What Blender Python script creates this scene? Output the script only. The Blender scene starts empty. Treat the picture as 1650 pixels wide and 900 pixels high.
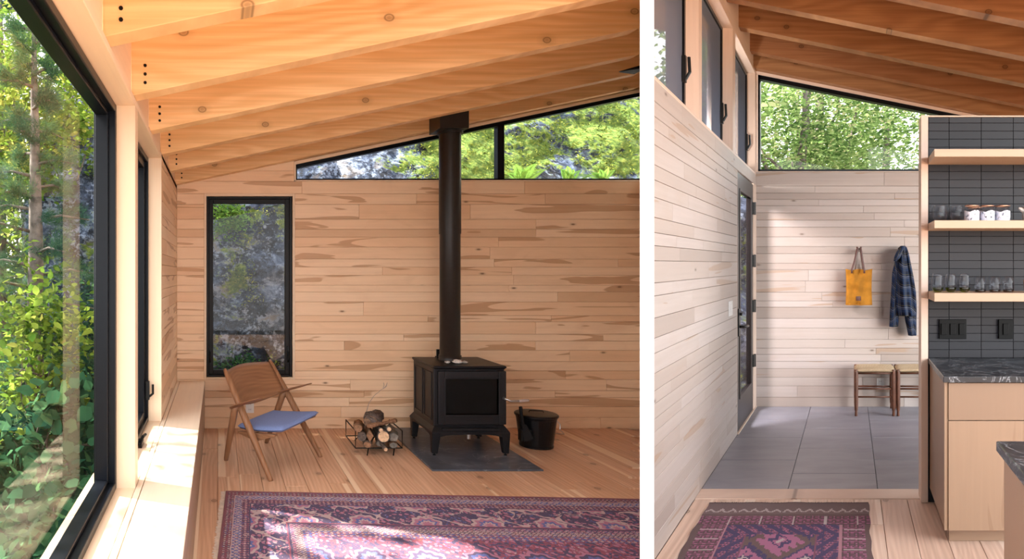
import bpy, math, random
import numpy as np
from mathutils import Vector, noise, Matrix
random.seed(7); rng = np.random.default_rng(7)
C = bpy.context.scene.collection
SC = bpy.context.scene
# ---------------------------------------------------------------- camera / world / light / exposure
F = 1000.0; CX, CY = 352.0, 440.0; EYE = 1.4
cd = bpy.data.cameras.new('camera'); cam = bpy.data.objects.new('camera', cd); C.objects.link(cam)
cam.location = (0, 0, EYE); cam.rotation_euler = (math.pi/2, 0, 0)
cd.sensor_width = 36; cd.lens = 36*F/1650
cd.shift_x = (825-CX)/1650; cd.shift_y = -(450-CY)/1650
cd.clip_start = .05; cd.clip_end = 200
SC.camera = cam
w = bpy.data.worlds.new('sky'); SC.world = w; w.use_nodes = True
bg = w.node_tree.nodes['Background']; bg.inputs[0].default_value = (.97, .985, 1.0, 1); bg.inputs[1].default_value = 1.15
sd = bpy.data.lights.new('sun', 'SUN'); sun = bpy.data.objects.new('sun', sd); C.objects.link(sun)
sd.energy = 9.0; sd.color = (1, .93, .8); sd.angle = math.radians(.8)
ld = bpy.data.lights.new('door_daylight_standin', 'AREA'); lo = bpy.data.objects.new('door_daylight_standin', ld); C.objects.link(lo)   # added area lamp standing in for daylight through the glass entry door
ld.size = .16; ld.energy = 72; ld.color = (1, .97, .93); lo.location = (-1.40+1.018*4.87, 4.87, 2.3)
lo.rotation_euler = Vector((-.05+1.018*6.087+1.40-1.018*4.87, 6.087-4.87, 1.0-2.3)).to_track_quat('-Z', 'Y').to_euler()
sun.rotation_euler = Vector((1, -.42, -1.12)).to_track_quat('-Z', 'Y').to_euler()
SC.view_settings.view_transform = 'Standard'; SC.view_settings.look = 'None'
SC.view_settings.gamma = 1; SC.view_settings.use_curve_mapping = False
SC.view_settings.exposure = 1.93
SC.cycles.max_bounces = 10; SC.cycles.diffuse_bounces = 6; SC.cycles.transparent_max_bounces = 16

# ---------------------------------------------------------------- room spaces
K2, KZ = (1370-CX)/F, (CY-425)/F
def T1(p): return (p[0], p[1], p[2])
def T2(p): return (p[0]+K2*p[1], p[1], p[2]+KZ*p[1])      # the entry wing's plan is set obliquely
def P(x, y, d): return ((x-CX)*d/F, d, EYE-(y-CY)*d/F)
def Q(x, y, d): return ((x-1370)*d/F, d, EYE-(y-425)*d/F)

# ---------------------------------------------------------------- mesh builder
WL = {}
def wloc(o): return WL.get(o.name, Vector((0, 0, 0))) if o else Vector((0, 0, 0))
class MB:
    def __init__(s, xf=T1): s.v = []; s.f = []; s.g = []; s.xf = xf
    def add(s, vs, fs):
        n = len(s.v); s.v += [tuple(p) for p in vs]; s.f += [tuple(i+n for i in q) for q in fs]; return s
    def box(s, x0, x1, y0, y1, z0, z1):
        return s.add([(x0,y0,z0),(x1,y0,z0),(x1,y1,z0),(x0,y1,z0),(x0,y0,z1),(x1,y0,z1),(x1,y1,z1),(x0,y1,z1)],
                     [(3,2,1,0),(4,5,6,7),(0,1,5,4),(1,2,6,5),(2,3,7,6),(3,0,4,7)])
    def hexa(s, lo, hi):      # two quads (4 points each)
        return s.add(list(lo)+list(hi), [(3,2,1,0),(4,5,6,7),(0,1,5,4),(1,2,6,5),(2,3,7,6),(3,0,4,7)])
    def prism(s, poly, ax, a0, a1):
        n = len(poly)
        def mk(p, a): q = list(p); q.insert(ax, a); return tuple(q)
        vs = [mk(p, a0) for p in poly]+[mk(p, a1) for p in poly]
        return s.add(vs, [tuple(range(n))[::-1], tuple(range(n, 2*n))]+[(i, (i+1) % n, n+(i+1) % n, n+i) for i in range(n)])
    def plank(s, lo, hi, ax, sgn, ch=.002):
        # a board with chamfered edges on the face looking along sgn*ax
        o = [i for i in range(3) if i != ax]
        back = lo[ax] if sgn > 0 else hi[ax]; front = hi[ax] if sgn > 0 else lo[ax]
        def ring(a, c):
            r = []
            for i, j in ((0,0),(1,0),(1,1),(0,1)):
                p = [0,0,0]; p[ax] = a
                p[o[0]] = (hi[o[0]]-c) if i else (lo[o[0]]+c); p[o[1]] = (hi[o[1]]-c) if j else (lo[o[1]]+c)
                r.append(tuple(p))
            return r
        vs = ring(back, 0)+ring(front-sgn*ch, 0)+ring(front, ch)
        fs = [(3,2,1,0),(8,9,10,11)]
        for k in (0, 4):
            for i in range(4): fs.append((k+i, k+(i+1) % 4, k+4+(i+1) % 4, k+4+i))
        return s.add(vs, fs)
    def tube(s, pts, rad, seg=10, cap=True, flat=1.0, up=None):
        pts = [Vector(p) for p in pts]; n = len(pts)
        if not hasattr(rad, '__len__'): rad = [rad]*n
        b = len(s.v); pu = None
        for i, p in enumerate(pts):
            t = (pts[min(i+1, n-1)]-pts[max(i-1, 0)]).normalized()
            if pu is None:
                ref = Vector(up) if up else (Vector((0,0,1)) if abs(t.z) < .9 else Vector((1,0,0)))
                u = (ref-t*ref.dot(t)).normalized()
            else: u = (pu-t*pu.dot(t)).normalized()
            pu = u; wv = t.cross(u)
            for k in range(seg):
                a = 2*math.pi*k/seg
                s.v.append(tuple(p+u*(math.cos(a)*rad[i]*flat)+wv*(math.sin(a)*rad[i])))
        for i in range(n-1):
            for k in range(seg):
                s.f.append((b+i*seg+k, b+i*seg+(k+1) % seg, b+(i+1)*seg+(k+1) % seg, b+(i+1)*seg+k))
        if cap:
            s.f.append(tuple(b+k for k in range(seg))[::-1]); s.f.append(tuple(b+(n-1)*seg+k for k in range(seg)))
        return s
    def lathe(s, c, prof, seg=24, cap=(True, True), sx=1, sy=1, rot=0):
        b = len(s.v); n = len(prof)
        for r, z in prof:
            for k in range(seg):
                a = 2*math.pi*k/seg; x, y = r*sx*math.cos(a), r*sy*math.sin(a)
                s.v.append((c[0]+x*math.cos(rot)-y*math.sin(rot), c[1]+x*math.sin(rot)+y*math.cos(rot), c[2]+z))
        for i in range(n-1):
            for k in range(seg):
                s.f.append((b+i*seg+k, b+i*seg+(k+1) % seg, b+(i+1)*seg+(k+1) % seg, b+(i+1)*seg+k))
        if cap[0]: s.f.append(tuple(b+k for k in range(seg))[::-1])
        if cap[1]: s.f.append(tuple(b+(n-1)*seg+k for k in range(seg)))
        return s
    def grid(s, fn, nu, nv, close=False):
        b = len(s.v)
        for j in range(nv+1):
            for i in range(nu+1): s.v.append(tuple(fn(i/nu, j/nv)))
        for j in range(nv):
            for i in range(nu):
                q = b+j*(nu+1)+i; s.f.append((q, q+1, q+nu+2, q+nu+1))
        return s
    def build(s, name, mat, parent=None, smooth=False, bevel=0, gax=(0, 2, 1), goff=None, solid=0, kind=None, sub=0, label=None, uv=None):
        me = bpy.data.meshes.new(name)
        wv = [Vector(s.xf(p)) for p in s.v]
        a = np.array(wv); c = (a.min(0)+a.max(0))/2
        me.from_pydata((a-c).tolist(), [], s.f); me.update()
        r = goff if goff is not None else (random.uniform(0, 60), random.uniform(0, 60), random.uniform(0, 9))
        g = np.array(uv if uv is not None else [[p[gax[0]], p[gax[1]], p[gax[2]]] for p in s.v])+np.array(r)
        at = me.attributes.new('gr', 'FLOAT_VECTOR', 'POINT'); at.data.foreach_set('vector', g.astype(np.float32).ravel())
        if smooth: me.polygons.foreach_set('use_smooth', [True]*len(me.polygons))
        me.materials.append(mat)
        o = bpy.data.objects.new(name, me); C.objects.link(o)
        o.location = Vector(c)-wloc(parent)
        if parent: o.parent = parent
        WL[o.name] = Vector(c)
        if solid: m = o.modifiers.new('s', 'SOLIDIFY'); m.thickness = solid; m.offset = 0
        if sub: m = o.modifiers.new('sub', 'SUBSURF'); m.levels = sub; m.render_levels = sub
        if bevel:
            m = o.modifiers.new('b', 'BEVEL'); m.width = bevel; m.segments = 2; m.limit_method = 'ANGLE'; m.angle_limit = .6
        if smooth and not sub: pass
        if kind: o['kind'] = kind
        if label: o['label'] = label
        return o
def tag(o, label, cat, group=None, kind=None):
    o['label'] = label; o['category'] = cat
    if group: o['group'] = group
    if kind: o['kind'] = kind
    return o
def thing(name, label, cat, loc, group=None, kind=None, xf=T1):
    o = bpy.data.objects.new(name, None); C.objects.link(o); o.empty_display_size = .05
    o.location = xf(loc); WL[o.name] = Vector(o.location)
    return tag(o, label, cat, group, kind)
def dup(root, delta, label=None):
    r = root.copy(); C.objects.link(r); r.location = root.location+Vector(delta); WL[r.name] = WL[root.name]+Vector(delta)
    if label: r['label'] = label
    for ch in [o for o in root.children]:
        c = ch.copy(); C.objects.link(c); c.parent = r
        for g in [o for o in ch.children]:
            d = g.copy(); C.objects.link(d); d.parent = c
    return r

# ---------------------------------------------------------------- materials
class E:      # tiny expression wrapper around value sockets
    def __init__(s, t, k): s.t = t; s.k = k
    def op(s, o, b=None, c=None):
        n = s.t.nodes.new('ShaderNodeMath'); n.operation = o
        for i, q in enumerate((s, b, c)):
            if q is None: continue
            if isinstance(q, E): s.t.links.new(q.k, n.inputs[i])
            else: n.inputs[i].default_value = q
        return E(s.t, n.outputs[0])
    def __add__(s, b): return s.op('ADD', b)
    def __sub__(s, b): return s.op('SUBTRACT', b)
    def __mul__(s, b): return s.op('MULTIPLY', b)
    def __truediv__(s, b): return s.op('DIVIDE', b)
    def lt(s, b): return s.op('LESS_THAN', b)
    def gt(s, b): return s.op('GREATER_THAN', b)
    def min(s, b): return s.op('MINIMUM', b)
    def max(s, b): return s.op('MAXIMUM', b)
    def abs(s): return s.op('ABSOLUTE')
    def fr(s): return s.op('FRACT')
    def snap(s, b): return s.op('SNAP', b)
    def sin(s): return s.op('SINE')
    def pp(s, b): return s.op('PINGPONG', b)
class Mat:
    def __init__(s, name, rough=.5, spec=.5, metal=0):
        s.m = bpy.data.materials.new(name); s.m.use_nodes = True; s.t = s.m.node_tree
        s.b = s.t.nodes['Principled BSDF']
        s.b.inputs['Roughness'].default_value = rough; s.b.inputs['Specular IOR Level'].default_value = spec
        s.b.inputs['Metallic'].default_value = metal
    def n(s, ty): return s.t.nodes.new(ty)
    def l(s, a, b): s.t.links.new(a.k if isinstance(a, E) else a, b)
    def attr(s, name='gr'): n = s.n('ShaderNodeAttribute'); n.attribute_name = name; return n.outputs['Vector']
    def xyz(s, v):
        n = s.n('ShaderNodeSeparateXYZ'); s.l(v, n.inputs[0]); return [E(s.t, o) for o in n.outputs]
    def comb(s, x, y, z=0):
        n = s.n('ShaderNodeCombineXYZ')
        for i, q in enumerate((x, y, z)):
            if isinstance(q, E): s.l(q, n.inputs[i])
            else: n.inputs[i].default_value = q
        return n.outputs[0]
    def map(s, v, sc, lo=(0,0,0)):
        n = s.n('ShaderNodeMapping'); s.l(v, n.inputs[0]); n.inputs['Scale'].default_value = sc; n.inputs['Location'].default_value = lo; return n.outputs[0]
    def noise(s, v, scale=1, det=4, dist=0, rough=.5):
        n = s.n('ShaderNodeTexNoise'); s.l(v, n.inputs['Vector']); n.inputs['Scale'].default_value = scale
        n.inputs['Detail'].default_value = det; n.inputs['Distortion'].default_value = dist; n.inputs['Roughness'].default_value = rough
        return E(s.t, n.outputs[0])
    def vor(s, v, scale=1, feat='F1', out='Distance', rand=1.0):
        n = s.n('ShaderNodeTexVoronoi'); n.voronoi_dimensions = '2D'; n.feature = feat; s.l(v, n.inputs['Vector']); n.inputs['Scale'].default_value = scale
        n.inputs['Randomness'].default_value = rand
        return E(s.t, n.outputs[out]) if out == 'Distance' else n.outputs[out]
    def ramp(s, f, stops, interp='LINEAR'):
        n = s.n('ShaderNodeValToRGB'); s.l(f, n.inputs[0]); e = n.color_ramp.elements; n.color_ramp.interpolation = interp
        while len(e) < len(stops): e.new(.5)
        for i, (p, c) in enumerate(stops):
            e[i].position = p; e[i].color = (*c, 1) if hasattr(c, '__len__') else (c, c, c, 1)
        return n.outputs[0]
    def mix(s, f, a, b, mode='MIX'):
        n = s.n('ShaderNodeMix'); n.data_type = 'RGBA'; n.blend_type = mode
        for i, q in ((0, f), (6, a), (7, b)):
            if isinstance(q, E): s.l(q, n.inputs[i])
            elif hasattr(q, 'links'): s.l(q, n.inputs[i])
            elif i == 0: n.inputs[0].default_value = q
            else: n.inputs[i].default_value = (*q, 1)
        return n.outputs[2]
    def rnd(s): n = s.n('ShaderNodeObjectInfo'); return E(s.t, n.outputs['Random'])
    def bump(s, h, st=.3, dist=.01):
        n = s.n('ShaderNodeBump'); n.inputs['Strength'].default_value = st; n.inputs['Distance'].default_value = dist
        s.l(h, n.inputs['Height']); s.l(n.outputs[0], s.b.inputs['Normal']); return s
    def col(s, c):
        if hasattr(c, 'links'): s.l(c, s.b.inputs['Base Color'])
        else: s.b.inputs['Base Color'].default_value = (*c, 1)
        return s
def srgb(r, g, b):
    f = lambda c: (c/255/12.92) if c/255 <= .04045 else ((c/255+.055)/1.055)**2.4
    return (f(r), f(g), f(b))
def plain(name, c, rough=.5, spec=.5, metal=0, var=.12, sc=30):
    M = Mat(name, rough, spec, metal); v = M.attr(); q = M.noise(M.map(v, (sc, sc, sc)), 1, 3)
    lo = tuple(x*(1-var) for x in c); hi = tuple(min(1, x*(1+var)) for x in c)
    M.col(M.ramp(q, [(.3, lo), (.7, hi)])); return M.m
def maple(name, a, b, c, streak, rough=.5, amt=.62, knots=True):
    M = Mat(name, rough, .35); v = M.attr(); r = M.rnd()
    base = M.ramp(r, [(0, a), (.45, b), (.86, c), (1, tuple(x*.84 for x in c))])
    fine = M.noise(M.map(v, (1.6, 42, 5)), 1, 5, .5)
    base = M.mix(M.ramp(fine, [(.3, 0.), (.75, .28)]), base, tuple(x*.74 for x in c))
    st = M.noise(M.map(v, (.75, 8, 2)), 1, 2, 1.0)
    base = M.mix(M.ramp(st, [(amt, 0.), (amt+.012, .7), (amt+.15, .6)]), base, streak)
    soft = M.noise(M.map(v, (2.5, 6, 2), (7, 3, 0)), 1, 4, 1.0)
    base = M.mix(M.ramp(soft, [(.5, 0.), (.8, .2)]), base, streak)
    k = M.vor(M.map(v, (.85, 2.2, 0)), 1)
    if knots: base = M.mix(M.ramp(k, [(.010, .85), (.018, .25), (.035, 0.)]), base, tuple(x*.35 for x in streak))
    M.col(base).bump(fine, .06, .002); return M.m
def fir(name, a, b, line, rough=.5, wid=26, amt=.55, knots=True, sap=None):
    M = Mat(name, rough, .35); v = M.attr(); r = M.rnd()
    base = M.ramp(r, [(0, a), (1, b)])
    wob = M.noise(M.map(v, (.55, 3.0, 1)), 1, 2, .3)
    x, y, z = M.xyz(v)
    g = ((y*wid + wob*9.0)*6.283).sin()
    grain = M.ramp(g*.5+.5, [(.1, 0.), (.95, amt)])
    base = M.mix(grain, base, line)
    fine = M.noise(M.map(v, (2, 70, 5)), 1, 4, .3)
    base = M.mix(M.ramp(fine, [(.35, 0.), (.75, .42)]), base, tuple(q*.7 for q in line))
    if sap:
        sp_ = M.noise(M.map(v, (.12, 9, 0), (3, 5, 0)), 1, 1)
        base = M.mix(M.ramp(sp_, [(.63, 0.), (.65, .75)]), base, sap)
    if knots:
        k = M.vor(M.map(v, (1.7, 2.3, 0)), 1)
        base = M.mix(M.ramp(k, [(.014, .6), (.024, .4), (.030, .85), (.036, .8), (.044, .2), (.11, 0.)]), base, tuple(q*.3 for q in line))
    M.col(base).bump(g, .03, .002); return M.m
def glassmat(name, tint=(1, 1, 1), extra=0.0, refl=.5):
    m = bpy.data.materials.new(name); m.use_nodes = True; t = m.node_tree; t.nodes.clear()
    o = t.nodes.new('ShaderNodeOutputMaterial'); mx = t.nodes.new('ShaderNodeMixShader'); tr = t.nodes.new('ShaderNodeBsdfTransparent')
    gl = t.nodes.new('ShaderNodeBsdfGlossy'); fr = t.nodes.new('ShaderNodeFresnel'); fr.inputs[0].default_value = 1.52
    tr.inputs[0].default_value = (*tint, 1); gl.inputs['Roughness'].default_value = .01
    ad = t.nodes.new('ShaderNodeMath'); ad.operation = 'ADD'; ad.inputs[1].default_value = extra; ad.use_clamp = True
    ge = t.nodes.new('ShaderNodeNewGeometry'); iv = t.nodes.new('ShaderNodeMath'); iv.operation = 'SUBTRACT'; iv.inputs[0].default_value = 1
    ml = t.nodes.new('ShaderNodeMath'); ml.operation = 'MULTIPLY'; t.links.new(ge.outputs['Backfacing'], iv.inputs[1])
    sc_ = t.nodes.new('ShaderNodeMath'); sc_.operation = 'MULTIPLY'; sc_.inputs[1].default_value = refl; t.links.new(fr.outputs[0], sc_.inputs[0]); t.links.new(sc_.outputs[0], ad.inputs[0]); t.links.new(ad.outputs[0], ml.inputs[0]); t.links.new(iv.outputs[0], ml.inputs[1]); t.links.new(ml.outputs[0], mx.inputs[0])
    t.links.new(tr.outputs[0], mx.inputs[1]); t.links.new(gl.outputs[0], mx.inputs[2]); t.links.new(mx.outputs[0], o.inputs[0]); return m
def leafmat(name, stops, trans=.45):
    m = bpy.data.materials.new(name); m.use_nodes = True; t = m.node_tree; t.nodes.clear()
    o = t.nodes.new('ShaderNodeOutputMaterial'); mx = t.nodes.new('ShaderNodeMixShader'); mx.inputs[0].default_value = trans
    d = t.nodes.new('ShaderNodeBsdfDiffuse'); tl = t.nodes.new('ShaderNodeBsdfTranslucent')
    a = t.nodes.new('ShaderNodeAttribute'); a.attribute_name = 'lc'; r = t.nodes.new('ShaderNodeValToRGB')
    e = r.color_ramp.elements
    while len(e) < len(stops): e.new(.5)
    for i, (p, c) in enumerate(stops): e[i].position = p; e[i].color = (*c, 1)
    t.links.new(a.outputs['Fac'], r.inputs[0])
    for n in (d, tl): t.links.new(r.outputs[0], n.inputs[0])
    t.links.new(d.outputs[0], mx.inputs[1]); t.links.new(tl.outputs[0], mx.inputs[2]); t.links.new(mx.outputs[0], o.inputs[0]); return m

WALL = maple('maple_boards', (.89,.655,.44), (.87,.62,.40), (.82,.545,.33), (.45,.235,.11), .5, .615)
WALL2 = maple('maple_boards_entry_light', (.53,.46,.43), (.505,.435,.395), (.46,.38,.335), (.40,.27,.18), .5, .66)  # same maple as WALL; the entry's cooler light is put into the colour
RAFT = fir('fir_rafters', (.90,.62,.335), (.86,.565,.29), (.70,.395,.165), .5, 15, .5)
RAFT2 = fir('fir_rafters_entry', (.42,.21,.095), (.36,.165,.075), (.24,.095,.038), .5, 13, .45)  # same fir as RAFT, darkened: the entry's shade is in the colour
FLOOR = fir('fir_floor', (.76,.49,.325), (.66,.395,.245), (.50,.245,.125), .36, 30, .38, True, (.86,.66,.46))
FLOOR2 = fir('fir_floor_entry', (.72,.54,.44), (.66,.46,.36), (.50,.31,.22), .4, 30, .4, True, (.78,.64,.54))
TRIMW = maple('clear_maple_trim', (.82,.64,.46), (.80,.61,.43), (.78,.58,.40), (.66,.46,.30), .45, .8, False)
TRIM2 = maple('pale_maple_trim', (.80,.64,.54), (.77,.60,.49), (.74,.56,.45), (.60,.42,.30), .45, .8, False)
BENCHM = maple('birch_bench', (.84,.70,.54), (.83,.68,.52), (.82,.66,.5), (.72,.54,.38), .4, .8, False)
PLY = maple('birch_plywood', (.32,.205,.13), (.32,.205,.13), (.31,.195,.125), (.25,.15,.09), .4, .6, False)
SHELF = maple('oak_shelf', (.56,.40,.28), (.55,.39,.27), (.54,.38,.26), (.52,.33,.2), .45, .7, False)
FRAME = plain('black_window_frame', (.003,.004,.0065), .3, .16)
FRAMEB = plain('bronze_window_frame', (.006,.0045,.004), .4, .18)
BLACK = plain('matt_black_steel', (.004,.004,.0042), .42, .22)
STOVE = plain('stove_iron', (.0085,.008,.0095), .42, .28, 0, .2, 60)
FLUE = plain('flue_steel', (.017,.014,.012), .38, .3)
WHITE = plain('white_paint', (.93,.93,.93), .6, .3, 0, .005)
PLATE = plain('white_plastic', (.8,.8,.79), .35, .5, 0, .02)
DARKP = plain('black_plastic', (.0015,.0015,.0018), .4, .08, 0, .02)
GLASS = glassmat('window_glass')
DGLASS = glassmat('tinted_door_glass', (.8, .78, .8), 0, .22)
SGLASS = glassmat('stove_glass', (.05,.045,.045), .0)
DRINK = glassmat('clear_drinking_glass', (.95,.955,.97), .0)
GREENG = glassmat('green_drinking_glass', (.50,.60,.12), .05)
METAL = plain('brushed_steel', (.55,.55,.55), .3, .5, 1, .05)
DOORM = plain('bronze_door', (.016,.012,.0115), .35, .22)

# ---------------------------------------------------------------- room 1: setting
XW, D1, XF = -.375, 5.6, -.459           # left wall face, back wall, window frame face
BZ, XB, XG = .431, -.123, -.347          # bench height, bench front, groove
PR = .6840                               # direction of the dividing partition (run per depth)
def rb(x): return 2.19+.2095*(x-XW)      # underside of rafters
fl = MB(); fl.box(-.7, 9.5, -3.0, 9.0, -.3, -.014)
floor = fl.build('floor', FLOOR, None, gax=(1, 0, 2)); tag(floor, 'orange fir plank floor running toward the wood stove', 'floor', kind='structure')
x = XB-.03; i = 0
while x < 4.0:
    wd = .148
    y = D1+.01
    ymin = .4 if x+wd < 1.0 else (x+wd)/PR-.05
    ymin = max(ymin, .4)
    first = True
    while y > ymin:
        L = random.uniform(.5, 2.6) if first else random.uniform(1.4, 3.0); first = False
        y0 = max(y-L, ymin)
        if y0 > .4 and y-y0 < .1: break
        m = MB(); m.plank((x+.0012, y0+.001, -.014), (x+wd-.0012, y-.001, 0), 2, 1, .0015)
        m.build('plank', FLOOR, floor, gax=(1, 0, 2)); y = y0
    x += wd
# dividing partition: its white end faces us between the two rooms
m = MB()
a0, a1 = (1031-CX)/F, (1054-CX)/F
poly = [(a0*2.5, 2.5), (a1*2.5, 2.5), (a1*2.66, 2.66), (a0*2.75+.035, 2.75), (a0*6.3+.06, 6.3), (a0*6.3+.004, 6.3), (a0*2.6, 2.6)]  # far end lengthened out of view to block sun at the entry door
m.prism(poly, 2, -.02, 3.9)
part = m.build('wall_partition', WHITE); tag(part, 'white painted wall end dividing the stove room from the entry', 'wall', kind='structure')
def pxl(y): return a0*y+.004             # left face of partition

# back wall backing (with the openings left out)
W3 = (-.129, .689, .4424, 2.117); CL = (.683, 2.229)
m = MB(); XR = 3.84
m.box(XW-.3, XR, D1+.02, D1+.16, -.1, W3[2]); m.box(XW-.3, W3[0], D1+.02, D1+.16, W3[2], W3[3]); m.box(W3[1], XR, D1+.02, D1+.16, W3[2], W3[3])
m.box(XW-.3, XR, D1+.02, D1+.16, W3[3], CL[1]); m.prism([(XW-.3, CL[1]), (CL[0], CL[1]), (CL[0], rb(CL[0])+.05), (XW-.3, rb(XW-.3)+.05)], 1, D1+.02, D1+.16)
wb = m.build('wall_back', WALL); tag(wb, 'pale maple board wall behind the wood stove', 'wall', kind='structure')
rows = [700, 690, 672, 654.6, 640, 629, 611, 597, 582, 564, 549, 538, 518, 508, 486, 470, 459, 443, 430, 417, 398, 382, 369, 353, 329, 312, 292, 275, 256, 238]
zz = [max(0.0, EYE-(r-440)/178.57) for r in rows]
def boards_row(parent, z0, z1, x0, x1, fn, mat, lmin=.6, lmax=1.7):
    x = x0; first = True
    while x < x1-.02:
        L = random.uniform(.25, lmax) if first else random.uniform(lmin, lmax); first = False
        xe = min(x+L, x1)
        if x1-xe < .18: xe = x1
        fn(parent, x, xe, z0, z1, mat); x = xe
def back_board(parent, xa, xb, z0, z1, mat):
    g = .0011
    m = MB(); m.plank((xa+.0006, D1, z0+g), (xb-.0006, D1+.019, z1-g), 1, -1, .0016); m.build('board', mat, parent)
for k in range(1, len(zz)-1):
    z0, z1 = zz[k], zz[k+1]; zm = (z0+z1)/2
    if zm > CL[1]: segs = [(XW, CL[0])]
    elif W3[2] < zm < W3[3]: segs = [(XW, W3[0]), (W3[1], XR)]
    else: segs = [(XW, XR)]
    for sx in segs: boards_row(wb, z0, z1, sx[0], sx[1], back_board, WALL, 1.0, 2.6)

# left wall
m = MB(); m.box(XW-.25, XW-.02, 4.11, D1+.02, -.1, 2.25); m.box(XW-.25, XW-.16, -1.2, 4.11, -.3, BZ-.03)
wl = m.build('wall_left', WALL); tag(wl, 'short maple board wall between narrow window and back corner', 'wall', kind='structure')
z = BZ; 
zl = [q for q in zz if q > BZ+.02 and q < 2.19]
zl = [BZ]+zl+[2.2]
for k in range(len(zl)-1):
    yb = random.uniform(4.5, 5.3); cuts = [4.11, yb, D1] if random.random() < .4 else [4.11, D1]
    for j in range(len(cuts)-1):
        m = MB(); m.plank((XW-.019, cuts[j]+.0006, zl[k]+.0011), (XW, cuts[j+1]-.0006, zl[k+1]-.0011), 0, 1, .0016)
        m.build('board', WALL, wl, gax=(1, 2, 0))
def trim(n, label, boxes, mat=TRIMW, xf=T1, gax=(0, 2, 1), bev=.002):
    m = MB(xf)
    for b in boxes: m.box(*b)
    return tag(m.build('trim_%d' % n, mat, None, bevel=bev, gax=gax), label, 'trim', kind='structure')
trim(1, 'bright maple post between big window and narrow window', [(-.555, XW, 2.80, 2.89, BZ-.002, 2.158)], gax=(2, 0, 1))
trim(2, 'maple jamb post on far side of the narrow window', [(-.555, XW+.0005, 4.08, 4.109, BZ-.002, 2.158)], gax=(2, 0, 1))
trim(3, 'long maple head board above the left windows', [(-.555, XW, -1.2, D1, 2.158, 2.188)], gax=(1, 0, 2))
trim(4, 'maple window sill board beside the bench', [(-.555, XW-.001, -1.2, 4.08, BZ-.05, BZ-.0005)], gax=(1, 0, 2))
# window 3 casing and clerestory casing
trim(5, 'thin maple casing around the tall rock window', [(W3[0], W3[0]+.02, D1-.004, D1+.14, W3[2], W3[3]), (W3[1]-.02, W3[1], D1-.004, D1+.14, W3[2], W3[3]),
      (W3[0]+.02, W3[1]-.02, D1-.004, D1+.14, W3[2], W3[2]+.02), (W3[0]+.02, W3[1]-.02, D1-.004, D1+.14, W3[3]-.022, W3[3])])
m = MB(); m.box(CL[0], CL[0]+.016, D1-.004, D1+.14, CL[1], rb(CL[0])-.03); m.box(CL[0], XR, D1-.004, D1+.14, CL[1], CL[1]+.012)
m.prism([(CL[0], rb(CL[0])-.033), (XR, rb(XR)-.033), (XR, rb(XR)-.004), (CL[0], rb(CL[0])-.004)], 1, D1-.004, D1+.14)
tag(m.build('trim_6', TRIMW, bevel=.0015), 'maple casing around the sloped clerestory above the stove', 'trim', kind='structure')
# wall strip above header
m = MB(); m.prism([(XW-.3, rb(XW-.3)+.0), (XR, rb(XR)+.0), (XR, rb(XR)+.35), (XW-.3, rb(XW-.3)+.35)], 1, D1+.02, D1+.16)
tag(m.build('wall_header', RAFT), 'fir header over the back clerestory', 'wall', kind='structure')

# windows
def rect_frame(m, ax, a0, a1, b0, b1, z0, z1, wd):
    # ax: thickness axis, a0..a1 ; b in-plane horizontal ; z vertical
    def bx(p0, p1, q0, q1):
        if ax == 0: m.box(a0, a1, p0, p1, q0, q1)
        else: m.box(p0, p1, a0, a1, q0, q1)
    bx(b0, b0+wd, z0, z1); bx(b1-wd, b1, z0, z1); bx(b0+wd, b1-wd, z0, z0+wd); bx(b0+wd, b1-wd, z1-wd, z1)
def pane(parent, ax, a, b0, b1, z0, z1, mat=GLASS, xf=T1, name='pane'):
    m = MB(xf)
    if ax == 0: m.box(a, a+.006, b0, b1, z0, z1)
    else: m.box(b0, b1, a, a+.006, z0, z1)
    return m.build(name, mat, parent)
m = MB(); rect_frame(m, 0, -.556, XF, -1.0, 2.80, BZ, 2.156, .035); rect_frame(m, 0, -.546, XF-.03, -.965, 2.765, BZ+.035, 2.121, .02)
w1 = m.build('window_1', FRAME, bevel=.004); tag(w1, 'large black framed picture window looking into the pines', 'window', kind='structure')
pane(w1, 0, -.545, -.95, 2.75, BZ+.05, 2.11)
m = MB(); rect_frame(m, 0, -.556, XF, 2.89, 4.08, BZ, 2.156, .03); rect_frame(m, 0, -.546, XF-.02, 2.92, 4.05, BZ+.03, 2.126, .045)
w2 = m.build('window_2', FRAME, bevel=.004); tag(w2, 'narrow black casement window seen edge-on beside the post', 'window', kind='structure')
pane(w2, 0, -.535, 2.96, 4.01, BZ+.07, 2.09)
m = MB(); m.box(-.470, -.448, 4.02, 4.045, .58, .70); m.tube([(-.45, 4.03, .60), (-.425, 4.025, .62), (-.425, 4.02, .68)], .008); m.build('latch', BLACK, w2)
m = MB(); m.box(-.458, -.425, 3.44, 3.54, BZ, BZ+.025); m.tube([(-.44, 3.47, BZ+.025), (-.42, 3.46, BZ+.06), (-.415, 3.52, BZ+.055)], .009); m.build('crank_handle', BLACK, w2)
m = MB(); rect_frame(m, 1, D1+.012, D1+.10, W3[0]+.021, W3[1]-.025, W3[2]+.021, W3[3]-.024, .022); rect_frame(m, 1, D1+.026, D1+.09, W3[0]+.043, W3[1]-.047, W3[2]+.043, W3[3]-.046, .038)
w3 = m.build('window_3', FRAMEB, bevel=.003); tag(w3, 'tall dark framed casement window facing the rock face', 'window', kind='structure')
pane(w3, 1, D1+.05, W3[0]+.078, W3[1]-.08, W3[2]+.078, W3[3]-.08)
for xx in (W3[0]+.055, W3[1]-.06):
    m = MB(); m.box(xx-.008, xx+.008, D1+.008, D1+.03, .58, .74); m.tube([(xx, D1+.008, .60), (xx, D1-.02, .62), (xx, D1-.02, .70)], .006); m.build('latch', BLACK, w3)
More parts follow.
